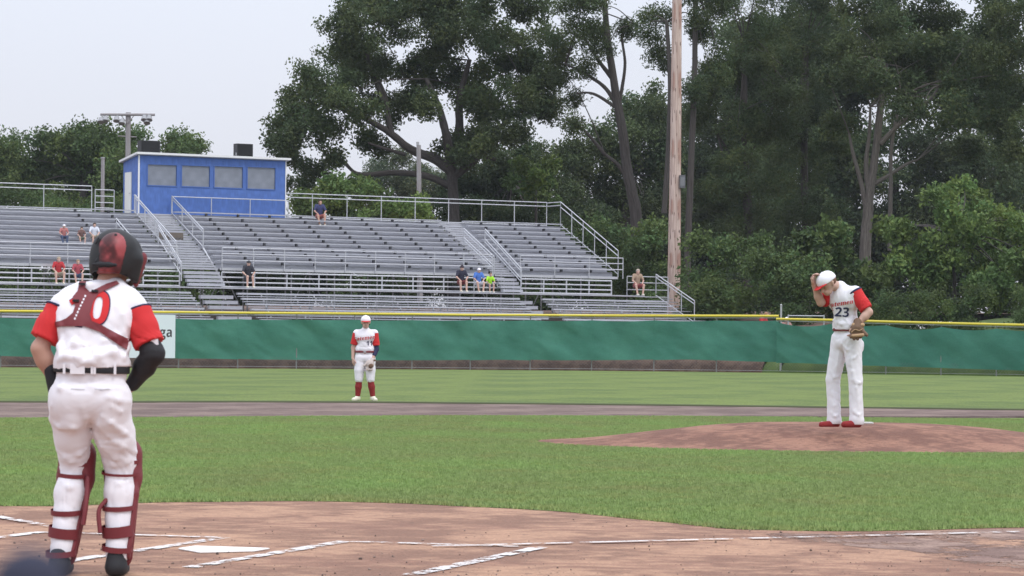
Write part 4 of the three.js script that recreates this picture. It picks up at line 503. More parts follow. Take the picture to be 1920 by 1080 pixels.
function textShapes(fnt, s, h, cx, cy, slant = 0, rot = 0) { const sh = fnt.generateShapes(s, h), b = new THREE.Box3().setFromBufferAttribute(new THREE.ShapeGeometry(sh).attributes.position), mx = (b.min.x + b.max.x) / 2, my = (b.min.y + b.max.y) / 2;
  const f = p => { const x = p.x - mx, y = p.y - my, X = x + y * slant; return new THREE.Vector2(cx + X * Math.cos(rot) - y * Math.sin(rot), cy + X * Math.sin(rot) + y * Math.cos(rot)); };
  return sh.map(a => { const { shape, holes } = a.extractPoints(8), o = new THREE.Shape(shape.map(f)); o.holes = holes.map(q => new THREE.Path(q.map(f))); return o; }); }
T.weave = tex(256, (u, v, N) => { const a = 0.5 + 0.3 * (N(u, v, 128, 1) - 0.5) + 0.4 * (N(u, v, 24, 2) - 0.5); return [a, a, a]; }, false);
const C = { white: mat(lin(0.78, 0.755, 0.785), 0.9), red: mat(lin(0.55, 0.022, 0.024), 0.85), skin: mat(lin(0.47, 0.27, 0.20), 0.6), skin2: mat(lin(0.53, 0.33, 0.26), 0.6), maroon: mat(lin(0.17, 0.022, 0.028), 0.6), black: mat(lin(0.014, 0.014, 0.017), 0.75), navy: mat(lin(0.025, 0.028, 0.075), 0.85), hair: mat(lin(0.05, 0.03, 0.02), 0.9), sock: mat(lin(0.24, 0.018, 0.020), 0.9), shoe: mat(lin(0.72, 0.68, 0.56), 0.6), leather: mat(lin(0.15, 0.085, 0.05), 0.7), tan: mat(lin(0.42, 0.27, 0.15), 0.7) };

{ // ------------------------------------------------------------ catcher, seen from behind
  const s = 359, FY = 1080, K = 0.923, D = F / s * K, o = P(170, FY, D); o.y = 0;
  const t = thing('person', 'catcher seen from behind in helmet, maroon harness and shin guards', 'person', o); t.scale.setScalar(K);
  const J = (px, py, z) => [(px - 170) / s, (FY - py) / s, z], fz = [0, 0, 1];
  const pel = J(169, 742, 0.03), wa = J(169, 690, 0.03), ch = J(172, 600, -0.05), nk = J(188, 545, -0.09), hd = J(204, 486, -0.13);
  const sh = { l: J(108, 575, -0.06), r: J(246, 578, -0.06) }, el = { l: J(70, 655, -0.01), r: J(283, 662, 0.0) }, wr = { l: J(93, 712, -0.05), r: J(238, 722, -0.14) };
  const hp = { l: J(130, 765, 0.02), r: J(202, 765, 0.02) }, kn = { l: J(132, 874, -0.12), r: J(219, 872, -0.13) }, an = { l: J(112, 1052, 0.0), r: J(217, 1054, -0.02) };
  const cell = 0.0095, hu = nrm([0.10, 1, -0.22]), hf = nrm([0.40, -0.1, -0.9]);
  const f2 = nrm(sub3(hf, hu.map(x => x * (hf[0] * hu[0] + hf[1] * hu[1] + hf[2] * hu[2]))));
  const arm = q => [cap(sh[q], el[q], 0.046, 0.040), cap(el[q], lp(el[q], wr[q], 0.35), 0.044, 0.045), cap(lp(el[q], wr[q], 0.35), wr[q], 0.045, 0.03)];
  const torso = [cap(J(138, 600, -0.05), J(206, 600, -0.05), 0.125, 0.125, fz, 1.15), cap(J(140, 690, 0.02), J(200, 690, 0.02), 0.10, 0.10, fz, 1.05), cap(J(150, 620, -0.02), J(150, 690, 0.03), 0.116, 0.104, fz, 1.1), cap(J(190, 620, -0.02), J(190, 690, 0.03), 0.116, 0.104, fz, 1.1), cap(J(130, 566, -0.07), J(226, 566, -0.07), 0.075, 0.075), cap(nk, hd, 0.062, 0.06)];
  const leg = q => [cap(hp[q], kn[q], 0.085, 0.055), cap(kn[q], lp(kn[q], an[q], 0.35), 0.05, 0.056), cap(lp(kn[q], an[q], 0.35), an[q], 0.056, 0.036), cap(an[q], add(an[q], [0, -0.045, -0.19]), 0.035, 0.03)];
  const body = [...torso, ...arm('l'), ...arm('r'), ...leg('l'), ...leg('r'), cap(hp.l, hp.r, 0.085)];
  const handL = hand(wr.l, [0.35, -0.75, -0.55], [0.5, 0.1, 0.3], [-0.3, 0.3, -1], 0.5), handR = hand(wr.r, [-0.75, -0.35, -0.3], [0, -0.2, 0.6], [0, 1, 0], 0.5);
  const gB = nets(fld(body), bounds(body, 0.02), 0.012), hpr = headPrims(hd, hu, f2, 0.118), gH = nets(fld([...hpr, cap(nk, hd, 0.058)], { k: 0.02 }), bounds(hpr, 0.03), 0.006);
  const gl = nets(fld([...handL, cap(lp(el.l, wr.l, 0.9), wr.l, 0.03)], { k: 0.008 }), bounds(handL, 0.015), 0.004), gr = nets(fld([...handR, cap(lp(el.r, wr.r, 0.9), wr.r, 0.03)], { k: 0.008 }), bounds(handR, 0.015), 0.004);
  part('body', merge([gB, gH, gl, gr]), C.skin, t);
  // jersey
  const jp = [...torso.slice(0, 5).map(p => ({ ...p, ra: p.ra + 0.014, rb: p.rb + 0.014 })), cap(sh.l, lp(sh.l, el.l, 0.12), 0.07, 0.066), cap(sh.r, lp(sh.r, el.r, 0.12), 0.07, 0.066), cap(J(142, 680, 0.03), J(197, 680, 0.03), 0.117, 0.117, fz, 1.05), cap(J(145, 552, -0.07), J(206, 540, -0.08), 0.06, 0.062)];
  const jo = { k: 0.045, fold: 0.011, ff: 9, clip: [[0.05, -1, 0, -(FY - 691) / s]] }, jFolds = jp.push(...foldsOn(fld(jp, jo), [[[112, 676], [128, 668], [150, 672], [162, 662]], [[150, 684], [176, 676], [200, 682]], [[190, 668], [212, 660], [232, 668]], [[232, 600], [228, 625], [236, 650], [232, 672]], [[222, 640], [216, 660], [222, 680]], [[118, 630], [112, 650], [116, 672]], [[128, 655], [140, 645], [160, 648]], [[195, 640], [215, 632], [234, 640]], [[180, 655], [186, 668], [182, 682]], [[106, 600], [112, 615], [110, 630]], [[215, 575], [228, 590], [238, 610]], [[140, 530], [160, 536], [178, 532]]], J, 0.010)), jf = fld(jp, { ...jo, k: 0.03 });
  const js = part('jersey', nets(jf, bounds(jp, 0.04), cell), C.white, t);
  part('collar', garment([cap(J(186, 548, -0.085), J(196, 530, -0.095), 0.078, 0.07)], 0.008, { k: 0.02, clip: [[-0.35, 1, 0.1, (FY - 537) / s - 0.02]] }), C.white, js);
  for (const q of ['l', 'r']) { const pr = [cap(lp(sh[q], el[q], 0.02), lp(sh[q], el[q], 0.45), 0.082, 0.080), cap(lp(sh[q], el[q], 0.45), lp(sh[q], el[q], 0.86), 0.080, 0.083)], d = nrm(sub3(el[q], sh[q])), e = lp(sh[q], el[q], 0.80), b = lp(sh[q], el[q], 0.06);
    part('sleeve', garment(pr, 0.008, { k: 0.02, fold: 0.016, ff: 9, clip: [[...d, d[0] * e[0] + d[1] * e[1] + d[2] * e[2]], [-d[0], -d[1], -d[2], -(d[0] * b[0] + d[1] * b[1] + d[2] * b[2])]] }), C.red, js);
    part('armhole_piping', garment([cap(lp(sh[q], el[q], 0.0), lp(sh[q], el[q], 0.12), 0.085, 0.085)], 0.006, { k: 0.01, clip: [[...d, d[0] * b[0] + d[1] * b[1] + d[2] * b[2] + 0.006], [-d[0], -d[1], -d[2], -(d[0] * b[0] + d[1] * b[1] + d[2] * b[2]) + 0.006]] }), C.navy, js); }
  { const shp = textShapes(font, 'USA', 0.022, 0, 0).slice(0, 0); const c = lp(sh.r, el.r, 0.62), g = box(0.05, 0.03, 0.004).rotateZ(0.1).translate(c[0] + 0.045, c[1] - 0.03, c[2] + 0.062); part('sleeve_patch', g, C.white, js); }
  // compression sleeve and wrist guard
  part('arm_sleeve', garment([cap(lp(sh.r, el.r, 0.72), el.r, 0.057, 0.056), cap(el.r, lp(el.r, wr.r, 0.4), 0.056, 0.055), cap(lp(el.r, wr.r, 0.4), lp(el.r, wr.r, 0.97), 0.055, 0.039)], 0.008, { k: 0.03, fold: 0.005 }), C.black, t);
  part('wrist_guard', garment([cap(J(90, 694, -0.02), J(98, 735, -0.02), 0.036, 0.034)], 0.006, { k: 0.01 }), C.black, t);
  // trousers
  const tr = [cap(J(144, 700, 0.02), J(194, 700, 0.02), 0.116, 0.116, fz, 1.06), cap(J(134, 748, 0.035), J(200, 748, 0.035), 0.128, 0.128, fz, 1.05), ...['l', 'r'].flatMap(q => [cap(hp[q], lp(hp[q], kn[q], 0.5), 0.108, q === 'l' ? 0.096 : 0.106), cap(lp(hp[q], kn[q], 0.5), lp(hp[q], kn[q], 0.93), q === 'l' ? 0.095 : 0.105, q === 'l' ? 0.082 : 0.094), cap(kn[q], lp(kn[q], an[q], 0.3), q === 'l' ? 0.068 : 0.078, 0.082), cap(lp(kn[q], an[q], 0.3), lp(kn[q], an[q], 0.93), 0.082, 0.06)]), cap(J(137, 768, 0.06), J(137, 785, 0.055), 0.075), cap(J(203, 768, 0.06), J(203, 785, 0.055), 0.075)];
  const to = { k: 0.022, fold: 0.010, ff: 9, fy: 0.7, clip: [[-0.02, 1, 0, (FY - 689) / s]] }, tFolds = tr.push(...foldsOn(fld(tr, to), [[[196, 780], [212, 792], [232, 812], [244, 820]], [[186, 795], [205, 818], [228, 838], [250, 848]], [[176, 812], [190, 836], [214, 858], [236, 864]], [[212, 760], [228, 770], [246, 776]], [[206, 745], [226, 750], [244, 752]], [[96, 788], [112, 800], [140, 802], [158, 796]], [[104, 846], [122, 858], [146, 852], [160, 840]], [[108, 860], [130, 866], [152, 862]], [[100, 760], [96, 785], [100, 810]], [[168, 722], [186, 730], [206, 728]], [[158, 760], [164, 782], [160, 800]], [[186, 866], [208, 872], [236, 868]], [[112, 905], [128, 915], [146, 912]], [[200, 900], [218, 908], [240, 902]], [[104, 715], [118, 728], [136, 734]]], J, 0.0085)), tf = fld(tr, { ...to, k: 0.024 }), tm = part('trousers', nets(tf, bounds(tr, 0.04), cell), C.white, t);
  const bp = [cap(J(143, 692, 0.022), J(195, 694, 0.022), 0.127, 0.127, fz, 1.06)], by = (FY - 692) / s;
  part('belt', garment(bp, 0.005, { k: 0.01, clip: [[0.02, 1, 0, by + 0.021], [-0.02, -1, 0, -(by - 0.021)]] }), C.black, tm);
  for (const [x, z] of [[124, 0.137], [149, 0.142], [176, 0.142], [181, 0.142], [218, 0.127]]) { const q = J(x, 692, 0); part('belt_loop', box(x === 149 ? 0.075 : 0.012, 0.052, 0.012, q[0], q[1], z + 0.002), C.white, tm); }
  { const sm = []; for (const x of [150, 196]) { const w = x < 170 ? 26 : 30; sm.push(new THREE.Shape([[x - w / 2, 728], [x + w / 2, 729], [x + w / 2, 731], [x - w / 2, 730]].map(([a, b]) => new THREE.Vector2(...J(a, b, 0))))); } part('pocket_seam', drape(sm, tf, 0.4, 0.001), mat(lin(0.55, 0.53, 0.56), 0.9), tm); }
  // shin guards: shells in front, straps round the calves
  for (const q of ['l', 'r']) { const k = kn[q], a = an[q], f = u => lp(k, a, u), fr = (p, d) => add(p, [0.01, 0, -d]);
    const g = part('shin_guard', garment([cap(fr(add(k, [0, 0.05, 0]), 0.03), fr(f(0.12), 0.035), 0.098, 0.098), cap(fr(f(0.15), 0.03), fr(f(0.95), 0.035), 0.092, 0.07)], 0.009, { k: 0.03, clip: [[0, 0, 1, f(0.4)[2] + 0.012]], }), C.maroon, t);
    const side = q === 'r' ? 1 : 1; part('side_flap', garment([cap(add(k, [0.075 * side, 0.03, 0.0]), add(f(0.3), [0.085 * side, 0, 0.0]), 0.028, 0.03, [1, 0, 0], 2), cap(add(f(0.3), [0.085 * side, 0, 0.0]), add(f(0.92), [0.06 * side, 0, 0.0]), 0.032, 0.03, [1, 0, 0], 2)], 0.007, { k: 0.02 }), C.maroon, g);
    for (const [u, h] of q === 'l' ? [[-0.02, 0.02], [0.10, 0.022], [0.49, 0.028], [0.70, 0.055], [0.92, 0.03]] : [[-0.05, 0.02], [0.09, 0.014], [0.44, 0.026], [0.68, 0.06], [0.86, 0.03]]) { const c = f(u), r = 0.104 - 0.02 * Math.max(0, u) + (u < 0.2 && q === 'r' ? 0.006 : 0) - (u < 0.2 && q === 'l' ? 0.008 : 0); const gg = new THREE.CylinderGeometry(r * 0.93, r * 0.93, h, 28, 1, true).rotateX(0.1).rotateZ((h3(u * 100, 1, 2) - 0.5) * 0.2).translate(c[0], c[1], c[2]); part('strap', gg, u > 0.6 ? C.maroon : C.maroon, g); }
    part('hanging_strap', limb([V(...add(f(0.12), q === 'l' ? [0.085, 0, 0.05] : [-0.06, -0.12, 0.075])), V(...add(f(0.4), q === 'l' ? [0.10, 0, 0.07] : [-0.095, -0.03, 0.07])), V(...add(f(0.62), q === 'l' ? [0.10, 0, 0.06] : [-0.085, -0.04, 0.07]))], 0.013, 0.013, 6), C.maroon, g);
    part('shoe', garment([cap(add(a, [0, -0.03, 0.03]), add(a, [0, -0.045, -0.2]), 0.05, 0.045), cap(add(a, [0, 0.03, 0.01]), add(a, [0, -0.02, 0]), 0.05, 0.055)], 0.008, { k: 0.03, clip: [[0, -1, 0, -0.004]] }), C.black, t); }
  // number on the back, then the harness over it
  const jd = (shapes, off, m, n) => part(n, drape(shapes, jf, 0.4, off, 0.018), m, js);
  const zc = (x, y) => new THREE.Vector2((70 + x / 3.375 - 170) / s, (FY - 400 - y / 3.375) / s);
  for (const [ch2, x, y] of [['1', 240, 610], ['0', 378, 598]]) { const c = zc(x, y); jd(textShapes(font, ch2, 0.185, c.x, c.y, -0.0, -0.08), 0.004, C.navy, 'number_outline'); jd(textShapes(font, ch2, 0.172, c.x - 0.001, c.y, -0.0, -0.08), 0.0065, C.red, 'number'); }
  const hs = new THREE.Shape([[244, 412], [290, 408], [286, 470], [318, 498], [418, 444], [478, 424], [498, 442], [440, 472], [376, 506], [345, 560], [330, 640], [345, 682], [400, 704], [470, 742], [575, 796], [562, 862], [510, 828], [400, 752], [300, 716], [150, 718], [100, 728], [98, 692], [140, 684], [180, 668], [222, 632], [234, 590], [212, 530], [240, 490]].map(q => zc(...q)));
  const hn = part('harness', drape([hs], jf, 0.4, 0.010, 0.016), C.maroon, t);
  { const hs2 = hs.getPoints().map(p => p.clone()); hn.geometry = merge([hn.geometry, drape([new THREE.Shape(hs2)], jf, 0.4, 0.003, 0.03)]); }
  { const sh2 = []; for (let i = 0; i < 8; i++) { const x = 292 - i * 7.6, y = 525 + i * 20.5; sh2.push(new THREE.Shape([[x - 5, y - 7], [x + 6, y - 6], [x + 4, y + 7], [x - 6, y + 6]].map(q => zc(...q)))); } part('harness_lettering', drape(sh2, jf, 0.4, 0.0125), C.white, hn); }
  for (const [x, y] of [[266, 448], [350, 492], [235, 555]]) { const p = zc(x, y); let z = 0.4; while (jf(p.x, p.y, z) > 0.004 && z > -0.3) z -= 0.002; part('buckle', box(0.034, 0.012, 0.012, p.x, p.y, z + 0.014), C.black, hn); }
  // helmet with face cage
  const hc = add(hd, hu, 0.022), r3 = crs(f2, hu), hm = (a, b, d) => add(add(add(hc, hu, a), f2, b), r3, d), sh1 = mat(lin(0.007, 0.007, 0.008), 0.62);
  const shell = [cap(hm(0.012, -0.012, 0), hm(0.012, 0.03, 0), 0.128, 0.125), cap(hm(-0.06, -0.02, 0), hm(-0.09, 0.02, 0), 0.121, 0.112), cap(hm(-0.02, 0.02, 0.095), hm(-0.13, 0.03, 0.092), 0.055, 0.04), cap(hm(-0.02, 0.02, -0.095), hm(-0.13, 0.03, -0.092), 0.055, 0.04)];
  const dn = (n, p) => [...n, n[0] * p[0] + n[1] * p[1] + n[2] * p[2]], neg = v => v.map(x => -x);
  const he = part('helmet', garment(shell, 0.006, { k: 0.03, clip: [dn(neg(nrm(add(hu, f2, 0.12))), hm(-0.125, -0.02, 0)), dn(f2, hm(0, 0.115, 0))], sub: fld([cap(hm(-0.03, 0, 0), hm(-0.2, -0.02, 0), 0.102, 0.102), cap(hm(-0.03, 0.05, 0), hm(-0.05, 0.3, 0), 0.085, 0.085)]) }), sh1, t);
  T.marble = tex(256, (u, v, N) => { const a = N(u, v, 4, 1) * 0.55 + N(u, v, 9, 2) * 0.3 + N(u, v, 21, 3) * 0.15; return mix([0.32, 0.06, 0.08], [0.74, 0.36, 0.38], sst(0.35, 0.72, a)); });
  const bp2 = garment([cap(hm(0.012, -0.064, 0.030), hm(-0.085, -0.054, 0.026), 0.096, 0.091, r3, 1.12)], 0.006, { k: 0.02, clip: [dn(f2, hm(0, -0.085, 0)), dn(neg(hu), hm(-0.122, 0, 0))] }); { const p = bp2.attributes.position, uv = []; for (let i = 0; i < p.count; i++) uv.push(p.getX(i) * 3.2, p.getY(i) * 3.2); bp2.setAttribute('uv', new THREE.Float32BufferAttribute(uv, 2)); }
  part('back_plate', bp2, mat(lin(0.62, 0.52, 0.5), 0.5, { map: T.marble }), he);
  for (const d of [-0.036, 0.036]) part('vent', garment([cap(hm(0.06, -0.135, d), hm(0.03, -0.142, d * 1.2), 0.006)], 0.004, { k: 0.002 }), C.black, he);
  for (const [p, q] of [[[0.08, -0.122, 0.06], [-0.07, -0.135, -0.03]], [[-0.085, -0.142, -0.04], [-0.085, -0.132, 0.09]]]) part('helmet_strap', garment([cap(hm(...p), hm(...q), 0.009, 0.009), cap(lp(hm(...p), hm(...q), 0.3), lp(hm(...p), hm(...q), 0.7), 0.013)], 0.005, { k: 0.02 }), C.black, he);
  const cg = mat(lin(0.10, 0.012, 0.014), 0.35, { metalness: 0.3 }), bars = [];
  for (const a of [0.03, 0.0, -0.035, -0.07, -0.105]) bars.push(new THREE.TubeGeometry(new THREE.CatmullRomCurve3([[0.10, 0.122], [0.155, 0.075], [0.165, 0], [0.155, -0.075], [0.10, -0.122]].map(([b, d]) => V(...hm(a, b + (a < -0.08 ? -0.012 : 0), d)))), 20, 0.0045, 6));
  for (const d of [-0.07, -0.03, 0.03, 0.07]) bars.push(new THREE.TubeGeometry(new THREE.CatmullRomCurve3([[0.045, 0.135], [0.0, 0.163], [-0.06, 0.163], [-0.112, 0.14]].map(([a, b]) => V(...hm(a, b - Math.abs(d) * 0.45, d)))), 16, 0.0045, 6));
  part('face_cage', merge(bars), cg, he);
  for (const e of [-1, 1]) part('cheek_guard', garment([cap(hm(0.01, 0.085, 0.118 * e), hm(-0.125, 0.075, 0.098 * e), 0.032, 0.026, r3, 2.4)], 0.006, { k: 0.02 }), e > 0 ? C.maroon : C.maroon, he);
}
{ // ------------------------------------------------------------ pitcher on the mound, head bowed, hand at the cap brim
  const s = 164.7, D = F / s, o = P(1586, 806, D); o.y = 0.25;
  const t = thing('person', 'pitcher number 23 on the mound tipping his white cap', 'person', o);
  const J = (px, py, z = 0) => [(px - 1586) / s, (806 - py) / s, z], fw = nrm([-0.80, 0, 0.60]), sd = nrm([0.60, 0, 0.80]);   // facing left and half towards us; sd is his left side
  const wa = J(1585, 622), ch = J(1580, 566, 0.02), nk = J(1570, 541, 0.03), hd = J(1549, 537, 0.07);
  const hu = nrm([-0.52, 0.82, 0.2]), hf0 = nrm([-0.75, -0.55, 0.36]), dt = hf0[0] * hu[0] + hf0[1] * hu[1] + hf0[2] * hu[2], hf = nrm(add(hf0, hu, -dt));
  const sh = { l: J(1598, 553, 0.17), r: J(1561, 556, -0.14) }, el = { l: J(1622, 590, 0.24), r: J(1537, 572, -0.02) }, wr = { l: J(1601, 612, 0.27), r: J(1523, 541, 0.05) };
  const hp = { l: J(1594, 640, 0.08), r: J(1576, 640, -0.07) }, kn = { l: J(1601, 717, 0.10), r: J(1563, 716, -0.10) }, an = { l: J(1604, 791, 0.10), r: J(1566, 793, -0.10) };
  const torso = [cap(add(ch, sd, -0.10), add(ch, sd, 0.10), 0.125, 0.125, fw, 1.15), cap(ch, lp(ch, wa, 0.85), 0.15, 0.125, fw, 1.2), cap(add(wa, sd, -0.05), add(wa, sd, 0.05), 0.11, 0.11, fw, 1.1), cap(add(sh.l, [0, -0.01, 0]), add(sh.r, [0, -0.01, 0]), 0.07, 0.07)];
  const neck = cap(add(nk, [0.02, -0.02, -0.01]), hd, 0.062, 0.06);
  const arm = q => [cap(sh[q], el[q], 0.052, 0.042), cap(el[q], lp(el[q], wr[q], 0.35), 0.044, 0.045), cap(lp(el[q], wr[q], 0.35), wr[q], 0.045, 0.03)];
  const leg = q => [cap(hp[q], kn[q], 0.085, 0.055), cap(kn[q], lp(kn[q], an[q], 0.35), 0.05, 0.054), cap(lp(kn[q], an[q], 0.35), an[q], 0.054, 0.036)];
  const body = [...torso.map(p => ({ ...p, ra: p.ra - 0.01, rb: p.rb - 0.01 })), neck, ...arm('l'), ...arm('r'), ...leg('l'), ...leg('r')];
  const hr = hand(wr.r, [-0.18, 0.98, 0.12], [0.75, 0.0, 0.5], [0.5, 0.1, 0.8], 0.62, 1.05), hl = hand(wr.l, [-0.25, -0.9, 0.1], [-0.6, 0, -0.5], [-0.6, 0, 0.5], 0.5, 1.0), hpr = headPrims(hd, hu, hf, 0.118);
  part('body', merge([nets(fld(body), bounds(body, 0.02), 0.012), nets(fld([...hpr, neck], { k: 0.02 }), bounds(hpr, 0.03), 0.007), nets(fld([...hr, cap(lp(el.r, wr.r, 0.85), wr.r, 0.03)], { k: 0.008 }), bounds(hr, 0.015), 0.005), nets(fld([...hl, cap(lp(el.l, wr.l, 0.85), wr.l, 0.03)], { k: 0.008 }), bounds(hl, 0.015), 0.005)]), C.skin2, t);
  faceParts(t, hd, hu, hf, 0.118); const rr = crs(hf, hu);
  { const dd = add(hd, hf, -0.02), lo = add(add(hd, hu, -0.03), hf, -0.06), n1 = [-hu[0], -hu[1], -hu[2]], n2 = hf; part('hair', garment([cap(add(hd, hu, 0.032), add(add(hd, hu, 0.032), hf, -0.02), 0.094, 0.094)], 0.008, { clip: [[...n1, n1[0] * lo[0] + n1[1] * lo[1] + n1[2] * lo[2]], [...n2, n2[0] * dd[0] + n2[1] * dd[1] + n2[2] * dd[2]]] }), mat(lin(0.16, 0.075, 0.045), 0.9), t); }
  baseballCap(t, hd, hu, hf, 0.122, C.white, C.red, 0.008);
  const jp = [...torso.map(p => ({ ...p, ra: p.ra + 0.012, rb: p.rb + 0.012 })), cap(sh.l, lp(sh.l, el.l, 0.1), 0.066, 0.06), cap(sh.r, lp(sh.r, el.r, 0.1), 0.066, 0.06), cap(add(add(wa, [0, 0.035, 0]), sd, -0.05), add(add(wa, [0, 0.035, 0]), sd, 0.05), 0.135, 0.135, fw, 1.1), cap(add(nk, [0.015, -0.01, 0]), add(nk, [0.035, -0.05, 0]), 0.07, 0.08)];
  const jz = jp.push(...foldsOn(fld(jp, { k: 0.04 }), [[[1590, 575], [1596, 592], [1592, 608]], [[1562, 606], [1574, 612], [1586, 610]], [[1596, 598], [1602, 608], [1600, 616]], [[1566, 596], [1562, 606], [1564, 616]], [[1580, 602], [1588, 614], [1586, 620]]], J, 0.013)), jf = fld(jp, { k: 0.03, fold: 0.014, ff: 9, clip: [[0, -1, 0, -(wa[1] - 0.005)]] }), js = part('jersey', nets(jf, bounds(jp, 0.04), 0.0115), C.white, t);
  for (const q of ['l', 'r']) { const d = nrm(sub3(el[q], sh[q])), e = lp(sh[q], el[q], 0.84), b = lp(sh[q], el[q], -0.02), dd = p => d[0] * p[0] + d[1] * p[1] + d[2] * p[2];
    part('sleeve', garment([cap(lp(sh[q], el[q], -0.05), lp(sh[q], el[q], 0.5), 0.083, 0.078), cap(lp(sh[q], el[q], 0.5), lp(sh[q], el[q], 0.95), 0.078, 0.08)], 0.01, { k: 0.02, fold: 0.016, clip: [[...d, dd(e)], [-d[0], -d[1], -d[2], -dd(b)]] }), C.red, js);
    part('armhole_piping', garment([cap(lp(sh[q], el[q], -0.08), lp(sh[q], el[q], 0.05), 0.087)], 0.009, { k: 0.01, clip: [[...d, dd(b) + 0.012], [-d[0], -d[1], -d[2], -dd(b) + 0.012]] }), C.navy, js); }
  const tr = [cap(add(wa, sd, -0.05), add(wa, sd, 0.05), 0.115, 0.115, fw, 1.08), cap(add(J(1585, 645), sd, -0.06), add(J(1585, 645), sd, 0.06), 0.125, 0.125, fw, 1.05), ...['l', 'r'].flatMap(q => [cap(hp[q], kn[q], 0.112, 0.082), cap(kn[q], an[q], 0.080, 0.082), cap(an[q], add(an[q], [0, -0.05, 0]), 0.082, 0.078)]), cap(J(1604, 650, 0.03), J(1604, 655, 0.03), 0.085)];
  tr.push(...foldsOn(fld(tr, { k: 0.025 }), [[[1574, 648], [1584, 660], [1596, 664]], [[1604, 668], [1596, 676], [1588, 678]], [[1590, 668], [1594, 700], [1602, 730], [1606, 770]], [[1596, 716], [1606, 722], [1612, 720]], [[1557, 700], [1564, 712], [1572, 710]], [[1560, 740], [1564, 765], [1562, 785]], [[1598, 775], [1606, 782], [1612, 778]], [[1558, 778], [1566, 785], [1572, 782]], [[1572, 660], [1568, 690], [1566, 710]]], J, 0.013));
  const tm = part('trousers', garment(tr, 0.0115, { k: 0.022, fold: 0.014, ff: 8, clip: [[0, 1, 0, wa[1] + 0.012], [0, -1, 0, -0.035]] }), C.white, t);
  part('belt', garment([cap(add(wa, sd, -0.05), add(wa, sd, 0.05), 0.127, 0.127, fw, 1.08)], 0.008, { k: 0.01, clip: [[0, 1, 0, wa[1] + 0.018], [0, -1, 0, -(wa[1] - 0.022)]] }), C.maroon, tm);
  for (const q of ['l', 'r']) part('shoe', garment([cap(add(an[q], [0.02, -0.045, -0.01]), add(an[q], [-0.15, -0.052, 0.10]), 0.045, 0.038)], 0.01, { k: 0.02, clip: [[0, -1, 0, -0.004]] }), C.sock, t);
  const fj = (sh0, off, m, n) => part(n, drape(sh0, jf, 0.6, off, 0.02), m, js), q2 = (px, py) => [(px - 1586) / s, (806 - py) / s];
  fj(textShapes(font, '23', 0.105, ...q2(1574.5, 590), 0.0, -0.04), 0.008, C.navy, 'number'); fj(textShapes(fontS, 'Gatemen', 0.046, ...q2(1570, 574), 0.25, 0.18), 0.009, C.red, 'script'); 
  // glove on the left hand, held at the hip
  const gc = add(wr.l, [-0.01, -0.075, 0.02]), gp = [ell(gc, 0.085, [0, 0, 1], 1.6), cap(add(gc, [0.0, 0.03, 0]), add(wr.l, [0, 0.02, 0]), 0.06, 0.05), ...[-0.07, -0.035, 0.005, 0.04].map((x, i) => cap(add(gc, [x * 0.6, -0.03, 0.01]), add(gc, [x, -0.105 + 0.02 * Math.abs(i - 1.5), 0.035]), 0.024, 0.018)), cap(add(gc, [0.05, 0.0, 0.02]), add(gc, [0.105, -0.05, 0.05]), 0.028, 0.02)];
  const gt = thing('baseball_glove', 'brown and tan leather glove on the pitcher\'s hip hand', 'glove', o.clone()); part('leather', garment(gp, 0.008, { k: 0.012 }), C.leather, gt); part('web', garment([cap(add(gc, [-0.05, -0.06, 0.045]), add(gc, [0.06, -0.05, 0.055]), 0.02, 0.02)], 0.007, { k: 0.01 }), C.tan, gt); part('cuff', garment([cap(add(wr.l, [-0.05, -0.012, 0.03]), add(wr.l, [0.055, -0.012, 0.03]), 0.024)], 0.007, { k: 0.01 }), C.tan, gt); part('lacing', new THREE.TubeGeometry(new THREE.CatmullRomCurve3([[-0.07, -0.02], [-0.03, 0.01], [0.02, 0], [0.06, 0.02]].map(([x, y]) => V(...add(gc, [x, y, 0.062])))), 12, 0.005, 5), C.tan, gt);
}
